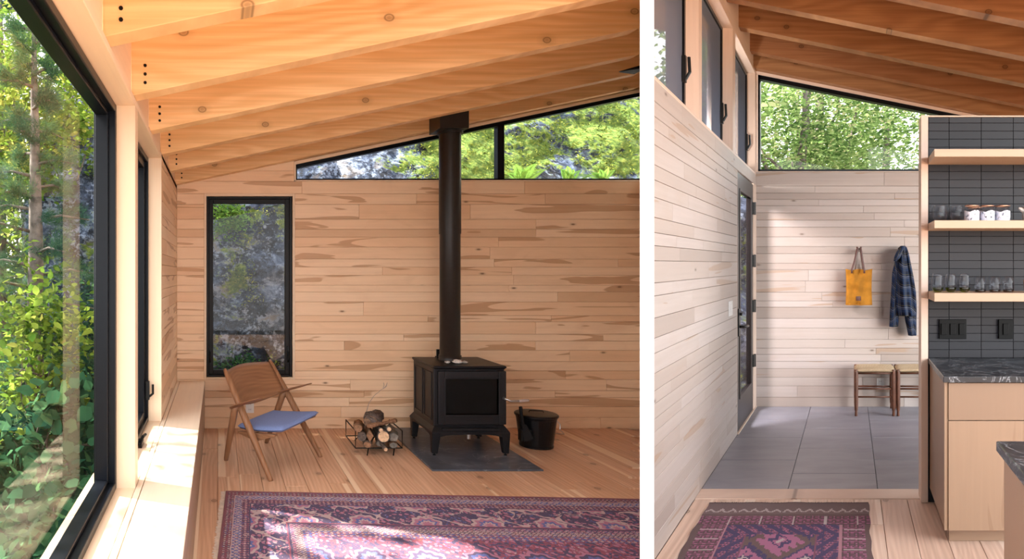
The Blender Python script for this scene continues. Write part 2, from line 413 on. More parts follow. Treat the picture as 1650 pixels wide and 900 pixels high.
# clerestory over the stove
def sl(m, x0, x1, o0, o1, y0, y1):
    m.prism([(x0, rb(x0)-o1), (x1, rb(x1)-o1), (x1, rb(x1)-o0), (x0, rb(x0)-o0)], 1, y0, y1)
m = MB(); c0 = CL[0]+.017; zb = CL[1]+.0125
m.box(c0, c0+.012, D1+.01, D1+.09, zb, rb(c0)-.035); m.box(c0, XR, D1+.01, D1+.09, zb, zb+.015)
sl(m, c0, XR, .034, .068, D1+.01, D1+.09); m.box(2.525, 2.585, D1+.01, D1+.09, zb, rb(2.555)-.05)
w4 = m.build('window_4', FRAME, bevel=.002); tag(w4, 'sloping black framed clerestory window above the wood stove', 'window', kind='structure')
for p0, p1 in ((c0+.012, 2.525), (2.585, XR)):
    m = MB(); m.prism([(p0, zb+.015), (p1, zb+.015), (p1, rb(p1)-.068), (p0, rb(p0)-.068)], 1, D1+.05, D1+.056); m.build('pane', GLASS, w4)

# ceiling 1
m = MB(); m.prism([(-.63, rb(-.63)+.30), (a0*2.5+.1, rb(a0*2.5)+.30), (a0*2.5+.1, rb(a0*2.5)+.42), (-.63, rb(-.63)+.42)], 1, 1.5, 2.6)
XD = 3.9
m.add([(-.63, 2.6, rb(-.63)+.3), (a0*2.6+.02, 2.6, rb(a0*2.6)+.3), (a0*6.25+.02, 6.25, rb(a0*6.25)+.3), (-.63, 6.25, rb(-.63)+.3),
       (-.63, 2.6, rb(-.63)+.42), (a0*2.6+.02, 2.6, rb(a0*2.6)+.42), (a0*6.25+.02, 6.25, rb(a0*6.25)+.42), (-.63, 6.25, rb(-.63)+.42)],
      [(3,2,1,0),(4,5,6,7),(0,1,5,4),(1,2,6,5),(2,3,7,6),(3,0,4,7)])  # back eave lengthened, unseen, to keep sun out of the clerestory
ceil = m.build('ceiling', RAFT); tag(ceil, 'warm orange fir ceiling deck with exposed sloping rafters', 'ceiling', kind='structure')
for k in range(7):
    yf = 5.59-.684*k; y0 = yf-.10
    xe = a0*max(y0, 2.5)-.002 if y0 > 2.45 else a0*2.5
    m = MB()
    xs = np.linspace(XW-.012, xe, 9)
    m.prism([(xx, rb(xx)) for xx in xs]+[(xe, rb(xe)+.302), (XW-.012, rb(XW-.012)+.302)], 1, y0, yf)
    r = m.build('rafter', RAFT, ceil, bevel=.003)
    for q in range(3):
        mm = MB(); c = (XW+.05, y0-.001, rb(XW)+.055+.038*q)
        mm.tube([(c[0], c[1]-.003, c[2]), (c[0], c[1]+.004, c[2])], .0075, 8); mm.build('bolt', BLACK, r)
    # blocking between rafters
    mb = MB(); mb.box(XW-.05, XW-.012, y0-.584, y0, 2.1885, 2.52); mb.build('blocking', TRIMW, ceil, gax=(1, 2, 0))

# bench under the windows
t = thing('window_bench', 'long low birch bench running under the left windows', 'bench', (XB-.1, 3.5, 0))
m = MB(); m.box(XG+.003, XB, -1.0, D1-.002, BZ-.022, BZ); m.build('seat_board', BENCHM, t, gax=(1, 0, 2), bevel=.0015)
m = MB(); m.box(XW+.001, XG-.001, -1.0, D1-.002, BZ-.022, BZ); m.build('back_strip', BENCHM, t, gax=(1, 0, 2), bevel=.0015)
m = MB(); m.box(XB-.022, XB-.002, -1.0, D1-.002, .0005, BZ-.0225); m.build('front_panel', PLY, t, gax=(1, 2, 0))

# ---------------------------------------------------------------- room 2: setting (entry wing)
UW, D2, UF, KD0 = -.926, 6.087, -1.006, 3.6
def rb2(u): return 3.39-.2*(u-UW)
m = MB(T2); m.box(UW, 3.2, 2.2, 3.71, -.2, -.014)
fl2 = m.build('floor_kitchen', FLOOR2, None, gax=(1, 0, 2)); tag(fl2, 'pale fir plank floor in front of the slate entry', 'floor', kind='structure')
u = UW
while u < 2.2:
    wd = .158; ys = [3.695, random.uniform(2.3, 3.4), 2.2] if random.random() < .35 else [3.695, 2.2]
    for j in range(len(ys)-1):
        m = MB(T2); m.plank((u+.0012, ys[j+1]+.001, -.014), (u+wd-.0012, ys[j]-.001, 0), 2, 1, .0015); m.build('plank', FLOOR2, fl2, gax=(1, 0, 2))
    u += wd
trim(7, 'pale wooden threshold strip before the slate tiles', [(UW, .43, 3.70, 3.857, -.014, .004)], FLOOR2, T2)
M_ = Mat('slate_floor_tile', .38, .5); v = M_.attr(); q = M_.noise(M_.map(v, (3, 9, 3)), 1, 5, .4); r = M_.rnd()
c_ = M_.ramp(q, [(.3, (.19,.19,.23)), (.7, (.27,.268,.31))]); c_ = M_.mix(M_.ramp(r, [(0, 0.), (1, .3)]), c_, (.16,.16,.20)); M_.col(c_).bump(q, .08, .003); SLATE = M_.m
GROUT = plain('dark_grout', (.06,.06,.065), .8)
m = MB(T2); m.box(UW-.1, 3.2, 3.859, D2+.1, -.2, -.006)
flt = m.build('floor_entry', GROUT); tag(flt, 'grey slate tiled entry floor by the glass door', 'floor', kind='structure')
cols = [(UW, -.387, 3.859), (-.387, .17, 3.574), (.17, .727, 3.859), (.727, 1.29, 3.574)]
for c0_, c1_, st in cols:
    y = st
    while y < D2:
        y0 = max(y, 3.859); y1 = min(y+.571, D2)
        if y1-y0 > .02:
            m = MB(T2); m.plank((c0_+.002, y0+.002, -.006), (c1_-.002, y1-.002, .002), 2, 1, .001); m.build('tile', SLATE, flt, gax=(0, 1, 2))
        y += .571
# entry left wall
SZ = 2.29
m = MB(T2); m.box(UW-.09, UW-.02, 3.08, 5.088, -.1, SZ-.02); m.box(UW-.09, UW-.02, 5.088, D2+.02, 2.171, SZ-.02)
wl2 = m.build('wall_entry_left', WALL2); tag(wl2, 'maple board wall leading along to the entry door', 'wall', kind='structure')
zr = [0]; rr = random.Random(5)
while zr[-1] < SZ-.13: zr.append(zr[-1]+rr.choice([.062, .072, .082, .095, .105]))
zr.append(2.171) if SZ-zr[-1] > .15 else None
zr[-1] = 2.171; zr.append(SZ)
def left2(parent, a, b, z0, z1, mat):
    m = MB(T2); m.plank((UW-.019, a+.0006, z0+.0011), (UW, b-.0006, z1-.0011), 0, 1, .0016); m.build('board', mat, parent, gax=(1, 2, 0))
for k in range(len(zr)-1):
    boards_row(wl2, zr[k], zr[k+1], 2.88, 5.088 if k < len(zr)-2 else D2, left2, WALL2, .5, 1.3)
# entry back wall
SB = 2.30
m = MB(T2); m.box(UW-.01, 3.2, D2+.02, D2+.14, -.1, SB-.01)
wb2 = m.build('wall_entry_back', WALL2); tag(wb2, 'pale board wall where bag and shirt hang', 'wall', kind='structure')
zr = [0]; rr = random.Random(9)
while zr[-1] < SB-.1: zr.append(zr[-1]+rr.choice([.062, .07, .085, .095, .11]))
zr[-1] = SB
def back2(parent, a, b, z0, z1, mat):
    m = MB(T2); m.plank((a+.0006, D2, z0+.0011), (b-.0006, D2+.019, z1-.0011), 1, -1, .0016); m.build('board', mat, parent)
for k in range(len(zr)-1): boards_row(wb2, zr[k], zr[k+1], UW, 1.4, back2, WALL2, .5, 1.5)
# posts of the clerestory on the left
HZ = 3.262
trim(8, 'pale post between the two nearer clerestory screens', [(-1.13, UW, 3.795, 3.874, SZ, HZ)], TRIM2, T2, (2, 0, 1))
trim(9, 'pale post between middle and far clerestory screens', [(-1.13, UW, 4.90, 5.00, SZ, HZ)], TRIM2, T2, (2, 0, 1))
trim(10, 'pale corner post beside the entry tree window', [(-1.13, UW, 6.06, D2+.02, SZ, HZ)], TRIM2, T2, (2, 0, 1))
trim(11, 'pale head board above the screened clerestory windows', [(-1.05, UW, 3.16, D2+.02, HZ, HZ+.028), (-.96, UW, 2.9, 3.16, HZ, HZ+.028)], TRIM2, T2, (1, 0, 2))
trim(12, 'pale sill cap along the top of the entry wall', [(-1.05, UW+.001, 3.16, D2, SZ-.018, SZ+.001), (-.96, UW+.001, 2.9, 3.16, SZ-.018, SZ+.001)], TRIM2, T2, (1, 0, 2))
m = MB(T2); m.box(-1.05, UW-.012, 3.16, D2+.1, HZ+.028, 3.72); m.box(-.96, UW-.012, 2.9, 3.16, HZ+.028, 3.72); tag(m.build('wall_entry_upper', TRIM2), 'pale boards closing the rafter ends over the clerestory', 'wall', kind='structure')
M_ = Mat('insect_screen', .7, .2); v = M_.attr(); x_, y_, z_ = M_.xyz(v)
scr = bpy.data.materials.new('insect_screen_mesh'); scr.use_nodes = True; t_ = scr.node_tree; t_.nodes.clear()
o_ = t_.nodes.new('ShaderNodeOutputMaterial'); mx = t_.nodes.new('ShaderNodeMixShader'); mx.inputs[0].default_value = .74
tr = t_.nodes.new('ShaderNodeBsdfTransparent'); df = t_.nodes.new('ShaderNodeBsdfDiffuse'); df.inputs[0].default_value = (.19,.22,.29,1)
t_.links.new(tr.outputs[0], mx.inputs[1]); t_.links.new(df.outputs[0], mx.inputs[2]); t_.links.new(mx.outputs[0], o_.inputs[0])
names = ['screened clerestory window nearest the white divider', 'middle screened clerestory window between two pale posts', 'far screened clerestory window beside the corner post']
for i, (da, db) in enumerate(((3.1, 3.795), (3.874, 4.90), (5.0, 6.06))):
    m = MB(T2); rect_frame(m, 0, -1.035 if i == 0 else -1.09, UF, da, db, SZ+.001, HZ, .03)
    ww = m.build('window_%d' % (5+i), FRAME, bevel=.002); tag(ww, names[i], 'window', kind='structure')
    pane(ww, 0, -1.034 if i == 0 else -1.075, da+.03, db-.03, SZ+.03, HZ-.03, xf=T2)
    m = MB(T2); m.add([(-1.02, da+.03, SZ+.03), (-1.02, db-.03, SZ+.03), (-1.02, db-.03, HZ-.03), (-1.02, da+.03, HZ-.03)], [(0,1,2,3)]); m.build('insect_screen', scr, ww)
    m = MB(T2); m.box(UF-.01, UF+.012, db-.05, db-.02, 2.50, 2.66); m.tube([(UF+.01, db-.035, 2.52), (UF+.035, db-.04, 2.56), (UF+.03, db-.04, 2.65)], .010); m.build('latch', BLACK, ww)
# entry back clerestory
u0, u1 = -.905, 1.35
def tw(u): return 3.262-.2*(u-UW)
m = MB(T2); m.box(UW+.001, u0, D2-.003, D2+.12, SB, tw(u0)); m.box(u0, u1, D2-.003, D2+.12, SB, SB+.008)
m.prism([(UW, tw(UW)), (u1, tw(u1)), (u1, tw(u1)+.03), (UW, tw(UW)+.03)], 1, D2-.003, D2+.12)
tag(m.build('trim_13', TRIM2), 'pale casing around the entry tree window', 'trim', kind='structure')
m = MB(T2); m.box(u0, u0+.018, D2+.01, D2+.09, SB+.008, tw(u0)); m.box(u0, u1, D2+.01, D2+.09, SB+.008, SB+.03)
m.prism([(u0, tw(u0)-.04), (u1, tw(u1)-.04), (u1, tw(u1)), (u0, tw(u0))], 1, D2+.01, D2+.09)
w8 = m.build('window_8', FRAME); tag(w8, 'sloping black framed entry window full of bright leaves', 'window', kind='structure')
m = MB(T2); m.prism([(u0+.018, SB+.03), (u1, SB+.03), (u1, tw(u1)-.04), (u0+.018, tw(u0)-.04)], 1, D2+.05, D2+.056); m.build('pane', GLASS, w8)
# ceiling 2
m = MB(T2); m.prism([(-1.2, rb2(-1.2)+.30), (3.2, rb2(3.2)+.30), (3.2, rb2(3.2)+.42), (-1.2, rb2(-1.2)+.42)], 1, 1.2, D2+.6)  # rear overhang lengthened to keep sun off the entry floor
m.prism([(-2.3, rb2(-2.3)+.30), (-1.2, rb2(-1.2)+.30), (-1.2, rb2(-1.2)+.42), (-2.3, rb2(-2.3)+.42)], 1, 4.4, D2+.6)  # unseen left eave added to block sun through the side clerestory
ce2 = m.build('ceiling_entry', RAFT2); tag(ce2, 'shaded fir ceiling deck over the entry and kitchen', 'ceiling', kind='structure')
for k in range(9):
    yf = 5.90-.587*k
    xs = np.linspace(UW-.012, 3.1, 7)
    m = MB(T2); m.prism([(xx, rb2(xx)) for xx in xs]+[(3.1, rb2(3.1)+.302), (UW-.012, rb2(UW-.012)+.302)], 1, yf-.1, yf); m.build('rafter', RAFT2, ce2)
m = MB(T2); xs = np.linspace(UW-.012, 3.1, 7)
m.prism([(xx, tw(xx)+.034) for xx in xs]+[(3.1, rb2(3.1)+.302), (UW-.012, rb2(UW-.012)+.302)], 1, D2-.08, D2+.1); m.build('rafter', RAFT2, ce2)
# entry door in the left wall
m = MB(T2); da, db = 5.095, 5.93; uo = UW-.004
m.box(uo-.045, uo, da, da+.12, .01, 2.16); m.box(uo-.045, uo, db-.12, db, .01, 2.16); m.box(uo-.045, uo, da+.12, db-.12, 2.02, 2.16); m.box(uo-.045, uo, da+.12, db-.12, .01, .28)
d1 = m.build('door_1', DOORM, bevel=.003); tag(d1, 'dark bronze entry door with full-height glass panel', 'door', kind='structure')
pane(d1, 0, uo-.025, da+.12, db-.12, .28, 2.02, DGLASS, T2)
m = MB(T2); rect_frame(m, 0, uo-.003, uo+.008, da+.105, db-.105, .265, 2.035, .022); m.build('glazing_bead', DOORM, d1, bevel=.002)
for zc in (.48, 1.0, 1.43, 1.93):
    m = MB(T2); m.box(uo+.001, uo+.02, db-.05, db+.03, zc-.055, zc+.055); m.tube([(uo+.02, db+.0, zc-.06), (uo+.02, db+.0, zc+.06)], .010); m.build('hinge', BLACK, d1)
m = MB(T2); m.box(uo+.001, uo+.012, da+.03, da+.075, .80, 1.03); hp = m.build('handle_plate', BLACK, d1, bevel=.003)
m = MB(T2); m.tube([(uo+.01, da+.05, .88), (uo+.06, da+.05, .88), (uo+.065, da+.06, .88), (uo+.065, da+.17, .875)], .011); m.build('lever', BLACK, hp, smooth=True)
m = MB(T2); m.tube([(uo+.01, da+.05, .985), (uo+.035, da+.05, .985)], .014); m.build('thumb_turn', BLACK, hp)
trim(14, 'slim wood jamb beside the entry door hinges', [(UW-.05, UW+.004, 5.934, D2+.1, .002, 2.171), (UW-.05, UW+.0005, 5.089, 5.094, .002, 2.171)], TRIM2, T2, (2, 0, 1))
trim(15, 'pale wooden sill strip under the entry door', [(UW-.05, UW+.012, 5.09, D2, .002, .012)], TRIM2, T2, (1, 0, 2))

# ---------------------------------------------------------------- stove room: things
M_ = Mat('hearth_slate', .33, .5); v = M_.attr(); q = M_.noise(M_.map(v, (4, 4, 4)), 1, 8, 1.2, .62)
c_ = M_.ramp(q, [(.25, (.035,.043,.06)), (.5, (.068,.082,.108)), (.75, (.13,.15,.185))])
vn = M_.noise(M_.map(v, (2.2, 3.5, 3), (4, 2, 0)), 1, 6, 1.5); c_ = M_.mix(M_.ramp((vn-.5).abs(), [(0, .55), (.012, 0.)]), c_, (.3,.31,.34))
M_.col(c_).bump(q, .15, .004); HEARTH = M_.m
m = MB(); m.box(1.512, 2.30, 4.389, 5.59, .0005, .012)
tag(m.build('hearth_slab', HEARTH, bevel=.002, gax=(0, 1, 2)), 'dark slate hearth slab on the floor under the wood stove', 'hearth')

# wood stove
SX0, SX1, SF, SBk = 1.645, 2.185, 4.745, 5.235
t = thing('wood_stove', 'black cast iron wood stove with glass door on slate', 'stove', ((SX0+SX1)/2, 5.0, .012))
m = MB(); m.box(SX0, SX1, SF, SBk, .215, .672); body = m.build('firebox', STOVE, t, bevel=.006)
for y0, y1 in ((SF+.04, SF+.22), (SF+.25, SBk-.04)):
    m = MB(); rect_frame(m, 0, SX0-.006, SX0+.001, y0, y1, .27, .64, .014); m.build('side_panel', STOVE, body, bevel=.003)
m = MB()
def sq(i, z): return [(1.635+i, 4.722+i, z), (2.195-i, 4.722+i, z), (2.195-i, 5.25-i, z), (1.635+i, 5.25-i, z)]
m.hexa(sq(.012, .668), sq(.0, .684)); m.hexa(sq(0, .684), sq(.006, .694)); m.build('top_plate', STOVE, t, bevel=.002)
m = MB(); m.hexa([(1.655, 4.735, .245), (2.198, 4.735, .245), (2.198, 4.76, .245), (1.655, 4.76, .245)], [(1.672, 4.725, .655), (2.178, 4.725, .655), (2.178, 4.76, .655), (1.672, 4.76, .655)])
dr_x = (1.67, 2.185)
def doorbox(m, x0, x1, z0, z1, y0=4.715, y1=4.742):
    m.box(x0, x1, y0, y1, z0, z1)
m = MB(); doorbox(m, 1.672, 1.722, .25, .655); doorbox(m, 2.133, 2.188, .25, .655); doorbox(m, 1.722, 2.133, .25, .322); doorbox(m, 1.722, 2.133, .602, .655)
door = m.build('door', STOVE, t, bevel=.005)
m = MB(); rect_frame(m, 1, 4.709, 4.716, 1.716, 2.139, .316, .608, .010); m.build('glass_bead', STOVE, door, bevel=.002)
m = MB(); m.box(1.722, 2.133, 4.728, 4.733, .322, .602); m.build('glass', SGLASS, door)
m = MB(); m.box(1.88, 1.97, 4.712, 4.7152, .282, .288); m.build('name_strip', BLACK, door)
m = MB(); m.tube([(2.165, 4.716, .452), (2.165, 4.685, .452), (2.175, 4.675, .450), (2.20, 4.672, .438), (2.27, 4.670, .440)], [.010, .009, .008, .008, .008]); hd = m.build('handle', METAL, door, smooth=True)
GRIP = plain('pale_coil_grip', (.38,.30,.26), .5)
m = MB(); m.tube([(2.262, 4.670, .440), (2.275, 4.670, .4402), (2.32, 4.670, .444), (2.335, 4.670, .445)], [.009, .011, .011, .008]); m.build('grip', GRIP, hd, smooth=True)
# flared base with arched aprons, legs
m = MB(); m.hexa([(1.618, 4.705, .195), (2.212, 4.705, .195), (2.212, 5.26, .195), (1.618, 5.26, .195)], [(1.648, 4.738, .235), (2.186, 4.738, .235), (2.186, 5.24, .235), (1.648, 5.24, .235)])
m.hexa([(1.618, 4.705, .185), (2.212, 4.705, .185), (2.212, 5.26, .185), (1.618, 5.26, .185)], [(1.618, 4.705, .195), (2.212, 4.705, .195), (2.212, 5.26, .195), (1.618, 5.26, .195)])
m.box(1.70, 2.13, 4.70, 4.75, .205, .225)
m.build('base', STOVE, t, bevel=.003)
def apron(fn, L):
    m = MB(); n = 12
    for i in range(n):
        a, b = i/n, (i+1)/n
        dip = lambda s: .185-.010-.038*abs(2*s-1)**4
        m.hexa([fn(a, dip(a), 0), fn(b, dip(b), 0), fn(b, dip(b), 1), fn(a, dip(a), 1)], [fn(a, .186, 0), fn(b, .186, 0), fn(b, .186, 1), fn(a, .186, 1)])
    return m
apron(lambda s, z, k: (1.63+s*.57, 4.712+.018*k, z), 0).build('apron', STOVE, t)
apron(lambda s, z, k: (1.625+.018*k, 4.72+s*.53, z), 0).build('apron', STOVE, t)
apron(lambda s, z, k: (2.187+.018*k, 4.72+s*.53, z), 0).build('apron', STOVE, t)
for cx, cy in ((1.654, 4.745), (2.185, 4.745), (1.654, 5.225), (2.185, 5.225)):
    sx = -1 if cx < 1.9 else 1; sy = -1 if cy < 5 else 1
    def lq(hw, z, ox): return [(cx+ox-hw, cy+sy*.005-hw, z), (cx+ox+hw, cy+sy*.005-hw, z), (cx+ox+hw, cy+sy*.005+hw, z), (cx+ox-hw, cy+sy*.005+hw, z)]
    m = MB(); m.hexa(lq(.021, .028, sx*.006), lq(.034, .19, -sx*.003)); lg = m.build('leg', STOVE, t, bevel=.006)
    m = MB(); m.lathe((cx+sx*.006, cy+sy*.005, .0125), [(.012, 0), (.012, .006), (.006, .008), (.006, .02)], 8); m.build('levelling_foot', BLACK, lg)
m = MB(); m.tube([(1.92, 4.80, .18), (1.92, 4.80, .155)], .008); m.tube([(1.93, 4.785, .165), (1.93, 4.785, .125)], .014); m.build('air_control', METAL, t)

# flue pipe with ceiling box
t = thing('flue_pipe', 'black stove pipe rising from the stove to a ceiling box', 'stove pipe', (1.884, 5.05, .694))
m = MB(); m.lathe((1.884, 5.05, 0), [(.088, .694), (.088, .735), (.0805, .737), (.0805, 1.735)], 32, (False, False)); m.build('lower_pipe', FLUE, t, smooth=True).data.polygons.foreach_set('use_smooth', [True]*0 or [True]*(32*3))
m = MB(); m.lathe((1.884, 5.05, 0), [(.0855, 1.72), (.0855, 2.57)], 32, (False, False)); m.build('upper_pipe', FLUE, t, smooth=True)
m = MB(); m.lathe((1.884, 5.05, 0), [(.100, 2.53), (.100, 2.552)], 32); m.build('collar', FLUE, t)
m = MB(); m.box(1.755, 1.985, 4.915, 5.17, 2.55, 3.0); m.build('ceiling_box', FLUE, t, bevel=.002)
# objects on the stove
SHELL = plain('pale_shell', (.55,.50,.45), .6, .3, 0, .3, 90)
sl_ = ['round pale shell lying in the middle before the flue', 'small white shell left of the larger shell on stove', 'flat white shell right of the larger shell on stove', 'tiny pale shell chip leaning behind the others on stove']
for i, (x_, y_, r_, h_) in enumerate(((1.868, 4.855, .034, .03), (1.80, 4.885, .022, .016), (1.93, 4.875, .024, .016), (1.905, 4.905, .016, .022))):
    m = MB(); rr = random.Random(i)
    m.lathe((x_, y_, .6945), [(r_*.35, 0), (r_*.9, h_*.25), (r_, h_*.55), (r_*.6, h_*.8), (r_*.75, h_), (r_*.3, h_*.7)], 11, sx=1.2, rot=rr.random()*3)
    m.v = [(a+rr.uniform(-.004, .004), b+rr.uniform(-.004, .004), max(.6945, c+rr.uniform(-.003, .003))) for a, b, c in m.v]
    tag(m.build('shell', SHELL), sl_[i], 'shell', 'shells on the stove top')
t = thing('stove_fan', 'small black heat fan behind the flue on the stove', 'fan', (1.845, 5.19, .694))
m = MB(); m.box(1.82, 1.87, 5.165, 5.215, .694, .706); m.build('base', BLACK, t, bevel=.002)
m = MB(); m.box(1.823, 1.867, 5.183, 5.199, .706, .765); m.build('body', BLACK, t, bevel=.003)

# armchair (sawbuck frame)
CHW = fir('oak_chair', (.34,.17,.085), (.32,.155,.075), (.20,.085,.04), .42, 34, .4, False)
M_ = Mat('blue_wool', .9, .2); v = M_.attr(); q = M_.noise(M_.map(v, (260, 260, 260)), 1, 3); M_.col(M_.ramp(q, [(.3, (.14,.20,.42)), (.7, (.23,.31,.56))])).bump(q, .4, .002); BLUE = M_.m
FLf, FRf = Vector((.355, 4.18, 0)), Vector((.78, 4.73, 0)); TL, TR = Vector((.047, 4.67, .68)), Vector((.43, 5.22, .672))
RLf, RRf = Vector((.056, 4.65, 0)), Vector((.395, 5.128, 0))
t = thing('armchair', 'oak sawbuck armchair with blue wool seat beside the tall window', 'armchair', (.37, 4.7, 0))
for a, b in ((FLf, TL), (FRf, TR)):
    pts = [a.lerp(b, s) for s in (0, .03, .25, .5, .7, .96, 1.0)]
    MB().tube(pts, [.015, .017, .023, .026, .025, .018, .011], 12).build('long_leg', CHW, t, smooth=True, gax=(2, 0, 1))
JL, JR = FLf.lerp(TL, .625), FRf.lerp(TR, .625)
for f, j, o in ((RLf, JL, Vector((-.045, .015, -.01))), (RRf, JR, Vector((-.04, .015, -.01)))):
    top = j+o
    pts = [f, f.lerp(top, .05), f.lerp(top, .5), f.lerp(top, .85), top, top+Vector((.03, -.01, .035))]
    MB().tube(pts, [.015, .018, .024, .026, .027, .020], 12).build('rear_leg', CHW, t, smooth=True, gax=(2, 0, 1))
for a, b, side in (((.105, 4.52, .425), (.29, 4.235, .548), -1), ((.475, 5.06, .430), (.712, 4.80, .547), 1)):
    a, b = Vector(a), Vector(b); d = (b-a); lat = Vector((d.y, -d.x, 0)).normalized()*(-side)
    m = MB(); n = 12
    def arm(u, w_):
        ang = 2*math.pi*w_; wdt = (.030+.022*math.sin(math.pi*min(1, u*1.15)))*(1 if u < .95 else .6); th = .012*(1-.55*u)
        return a+d*u+lat*(math.cos(ang)*wdt+.02*math.sin(math.pi*u))+Vector((0, 0, math.sin(ang)*th))
    m.grid(arm, 14, 12); m.add([arm(0, k/12) for k in range(12)], [tuple(range(12))]); m.add([arm(1, k/12) for k in range(12)], [tuple(range(12))[::-1]])
    m.build('armrest', CHW, t, smooth=True)
fwd = Vector((.72, -.69, 0))
def back(u, w_):
    l = FLf.lerp(TL, .66+.32*w_); r = FRf.lerp(TR, .66+.32*w_)
    dip = -.05*math.sin(math.pi*u)*(1-w_) if w_ < .6 else .012*math.sin(math.pi*u)*(w_-.6)*2
    return l.lerp(r, .03+.94*u)-fwd*(.075*math.sin(math.pi*u))+Vector((0, 0, dip))
MB().grid(back, 18, 8).build('backrest', CHW, t, smooth=True, solid=.011, gax=(0, 2, 1))
sFL, sFR, sBL, sBR = [Vector(q) for q in ((.436, 4.23, .325), (.774, 4.69, .350), (.123, 4.556, .275), (.442, 5.02, .285))]
def seat_p(u, w_):
    p = sBL.lerp(sBR, u).lerp(sFL.lerp(sFR, u), w_)
    cxy = (sFL+sFR+sBL+sBR)/4; e = max(abs(2*u-1), abs(2*w_-1))
    return p
def seat(sgn):
    def fn(u, w_):
        uu = .5+.5*math.copysign(abs(2*u-1)**.8, 2*u-1); ww = .5+.5*math.copysign(abs(2*w_-1)**.8, 2*w_-1)
        p = seat_p(uu, ww); e = max(abs(2*uu-1), abs(2*ww-1)); c = abs((2*uu-1)*(2*ww-1))
        p = p.lerp((sFL+sFR+sBL+sBR)/4, .05*c)
        p.z += .035*(ww-.5)**2-.008+ sgn*.027*(1-e**6)**.5
        return p
    return fn
m = MB(); m.grid(seat(1), 20, 20); n0 = len(m.v); m.grid(seat(-1), 20, 20); m.f = [f if f[0] < n0 else f[::-1] for f in m.f]
m.build('seat', BLUE, t, smooth=True)
for a, b in ((sBL, sFL), (sBR, sFR)):
    m = MB(); a2, b2 = a.lerp(b, .03)+Vector((.02, -.0, -.03)), a.lerp(b, .82)+Vector((.02, 0, -.03)); la = Vector((.012, .016, 0))
    m.hexa([a2-la-Vector((0,0,.012)), a2+la-Vector((0,0,.012)), a2.lerp(b2, .5)+la-Vector((0,0,.06)), a2.lerp(b2, .5)-la-Vector((0,0,.06))], [a2-la, a2+la, a2.lerp(b2, .5)+la, a2.lerp(b2, .5)-la])
    m.hexa([a2.lerp(b2, .5)-la-Vector((0,0,.06)), a2.lerp(b2, .5)+la-Vector((0,0,.06)), b2+la-Vector((0,0,.01)), b2-la-Vector((0,0,.01))], [a2.lerp(b2, .5)-la, a2.lerp(b2, .5)+la, b2+la, b2-la])
    m.build('seat_rail', CHW, t, bevel=.003)
MB().tube([FLf.lerp(TL, .42)+Vector((.0, .02, -.02)), FRf.lerp(TR, .42)+Vector((0, .02, -.02))], .013, 10).build('cross_rail', CHW, t, smooth=True)

# log rack and firewood
t = thing('log_rack', 'small black wire firewood rack left of the stove', 'log rack', (1.24, 4.95, 0))
ra = .0048
for y_, nm in ((4.79, 'front_frame'), (5.15, 'back_frame')):
    MB().tube([(1.058, y_, .185), (1.058, y_, .052), (1.418, y_, .052), (1.418, y_, .185)], ra, 8).build(nm, BLACK, t)
for x_ in (1.058, 1.418):
    MB().tube([(x_, 4.79, .185), (x_, 5.15, .185)], ra, 8).build('side_rod', BLACK, t)
    MB().tube([(x_, 4.79, .052), (x_, 5.15, .052)], ra, 8).build('side_rod', BLACK, t)
for x_ in (1.16, 1.36):
    MB().tube([(x_-.02, 4.755, .006), (x_, 4.80, .050), (x_, 5.14, .050), (x_-.02, 5.185, .006)], ra, 8).build('leg_rod', BLACK, t)
M_ = Mat('bark', .9, .2); v = M_.attr(); q = M_.noise(M_.map(v, (40, 40, 18)), 1, 6, .6, .65); r = M_.rnd()
c_ = M_.mix(r, M_.ramp(q, [(.3, (.025,.022,.022)), (.7, (.17,.15,.145))]), M_.ramp(q, [(.3, (.06,.035,.022)), (.7, (.26,.16,.10))])); M_.col(c_).bump(q, .8, .006); BARK = M_.m
ENDW = plain('cut_wood_end', (.66,.44,.27), .8, .2, 0, .25, 50)
GREYW = plain('grey_split_wood', (.20,.18,.155), .9, .2, 0, .35, 40)
BRNW = plain('brown_split_wood', (.26,.14,.08), .9, .2, 0, .4, 45)
def log(a, b, r, label, mat=BARK, end=ENDW, flat=1., seg=11, wob=.12):
    a, b = Vector(a), Vector(b); rr = random.Random(label)
    t = thing('firewood_log', label, 'log', tuple((a+b)/2), 'firewood on the rack')
    pts = [a.lerp(b, s)+Vector((rr.uniform(-1, 1), 0, rr.uniform(-1, 1)))*r*wob*.6*(0 if s in (0, 1) else 1) for s in (0, .12, .3, .5, .7, .9, 1)]
    m = MB(); m.tube(pts, [r*(1+rr.uniform(-wob, wob)) for _ in pts], seg, flat=flat); m.v = [(x+rr.uniform(-1, 1)*r*wob*.5, y+rr.uniform(-1, 1)*r*wob*.3, z+rr.uniform(-1, 1)*r*wob*.5) for x, y, z in m.v]
    m.build('bark', mat, t, smooth=True)
    dv = (a-b).normalized()
    m = MB(); m.tube([a+dv*.001, a+dv*.004], r*.9, seg, flat=flat); m.build('cut_end', end, t)
def lp(x, y, d): return P(x, y, d)
log(lp(618, 703, 4.755), lp(610, 688, 5.19), .046, 'thick round log with pale sawn end in rack centre')
log(lp(614, 693, 4.745), lp(606, 682, 5.12), .0165, 'thin round stick above the thick log, left one', GREYW)
log(lp(627, 691, 4.75), lp(612, 683, 5.1), .0165, 'thin round stick above the thick log, right one', GREYW)
log(lp(621.5, 723.5, 4.70), lp(600, 694, 5.0), .0155, 'slim grey branch slanting down with pale cut tip')
log(lp(634, 704, 4.78), lp(628, 690, 5.2), .042, 'grey split log at the rack right side', GREYW, GREYW, .85, 5, .2)
log(lp(634, 717, 4.79), lp(628, 702, 5.2), .034, 'brown split log low on the rack right side', BRNW, GREYW, .7, 7)
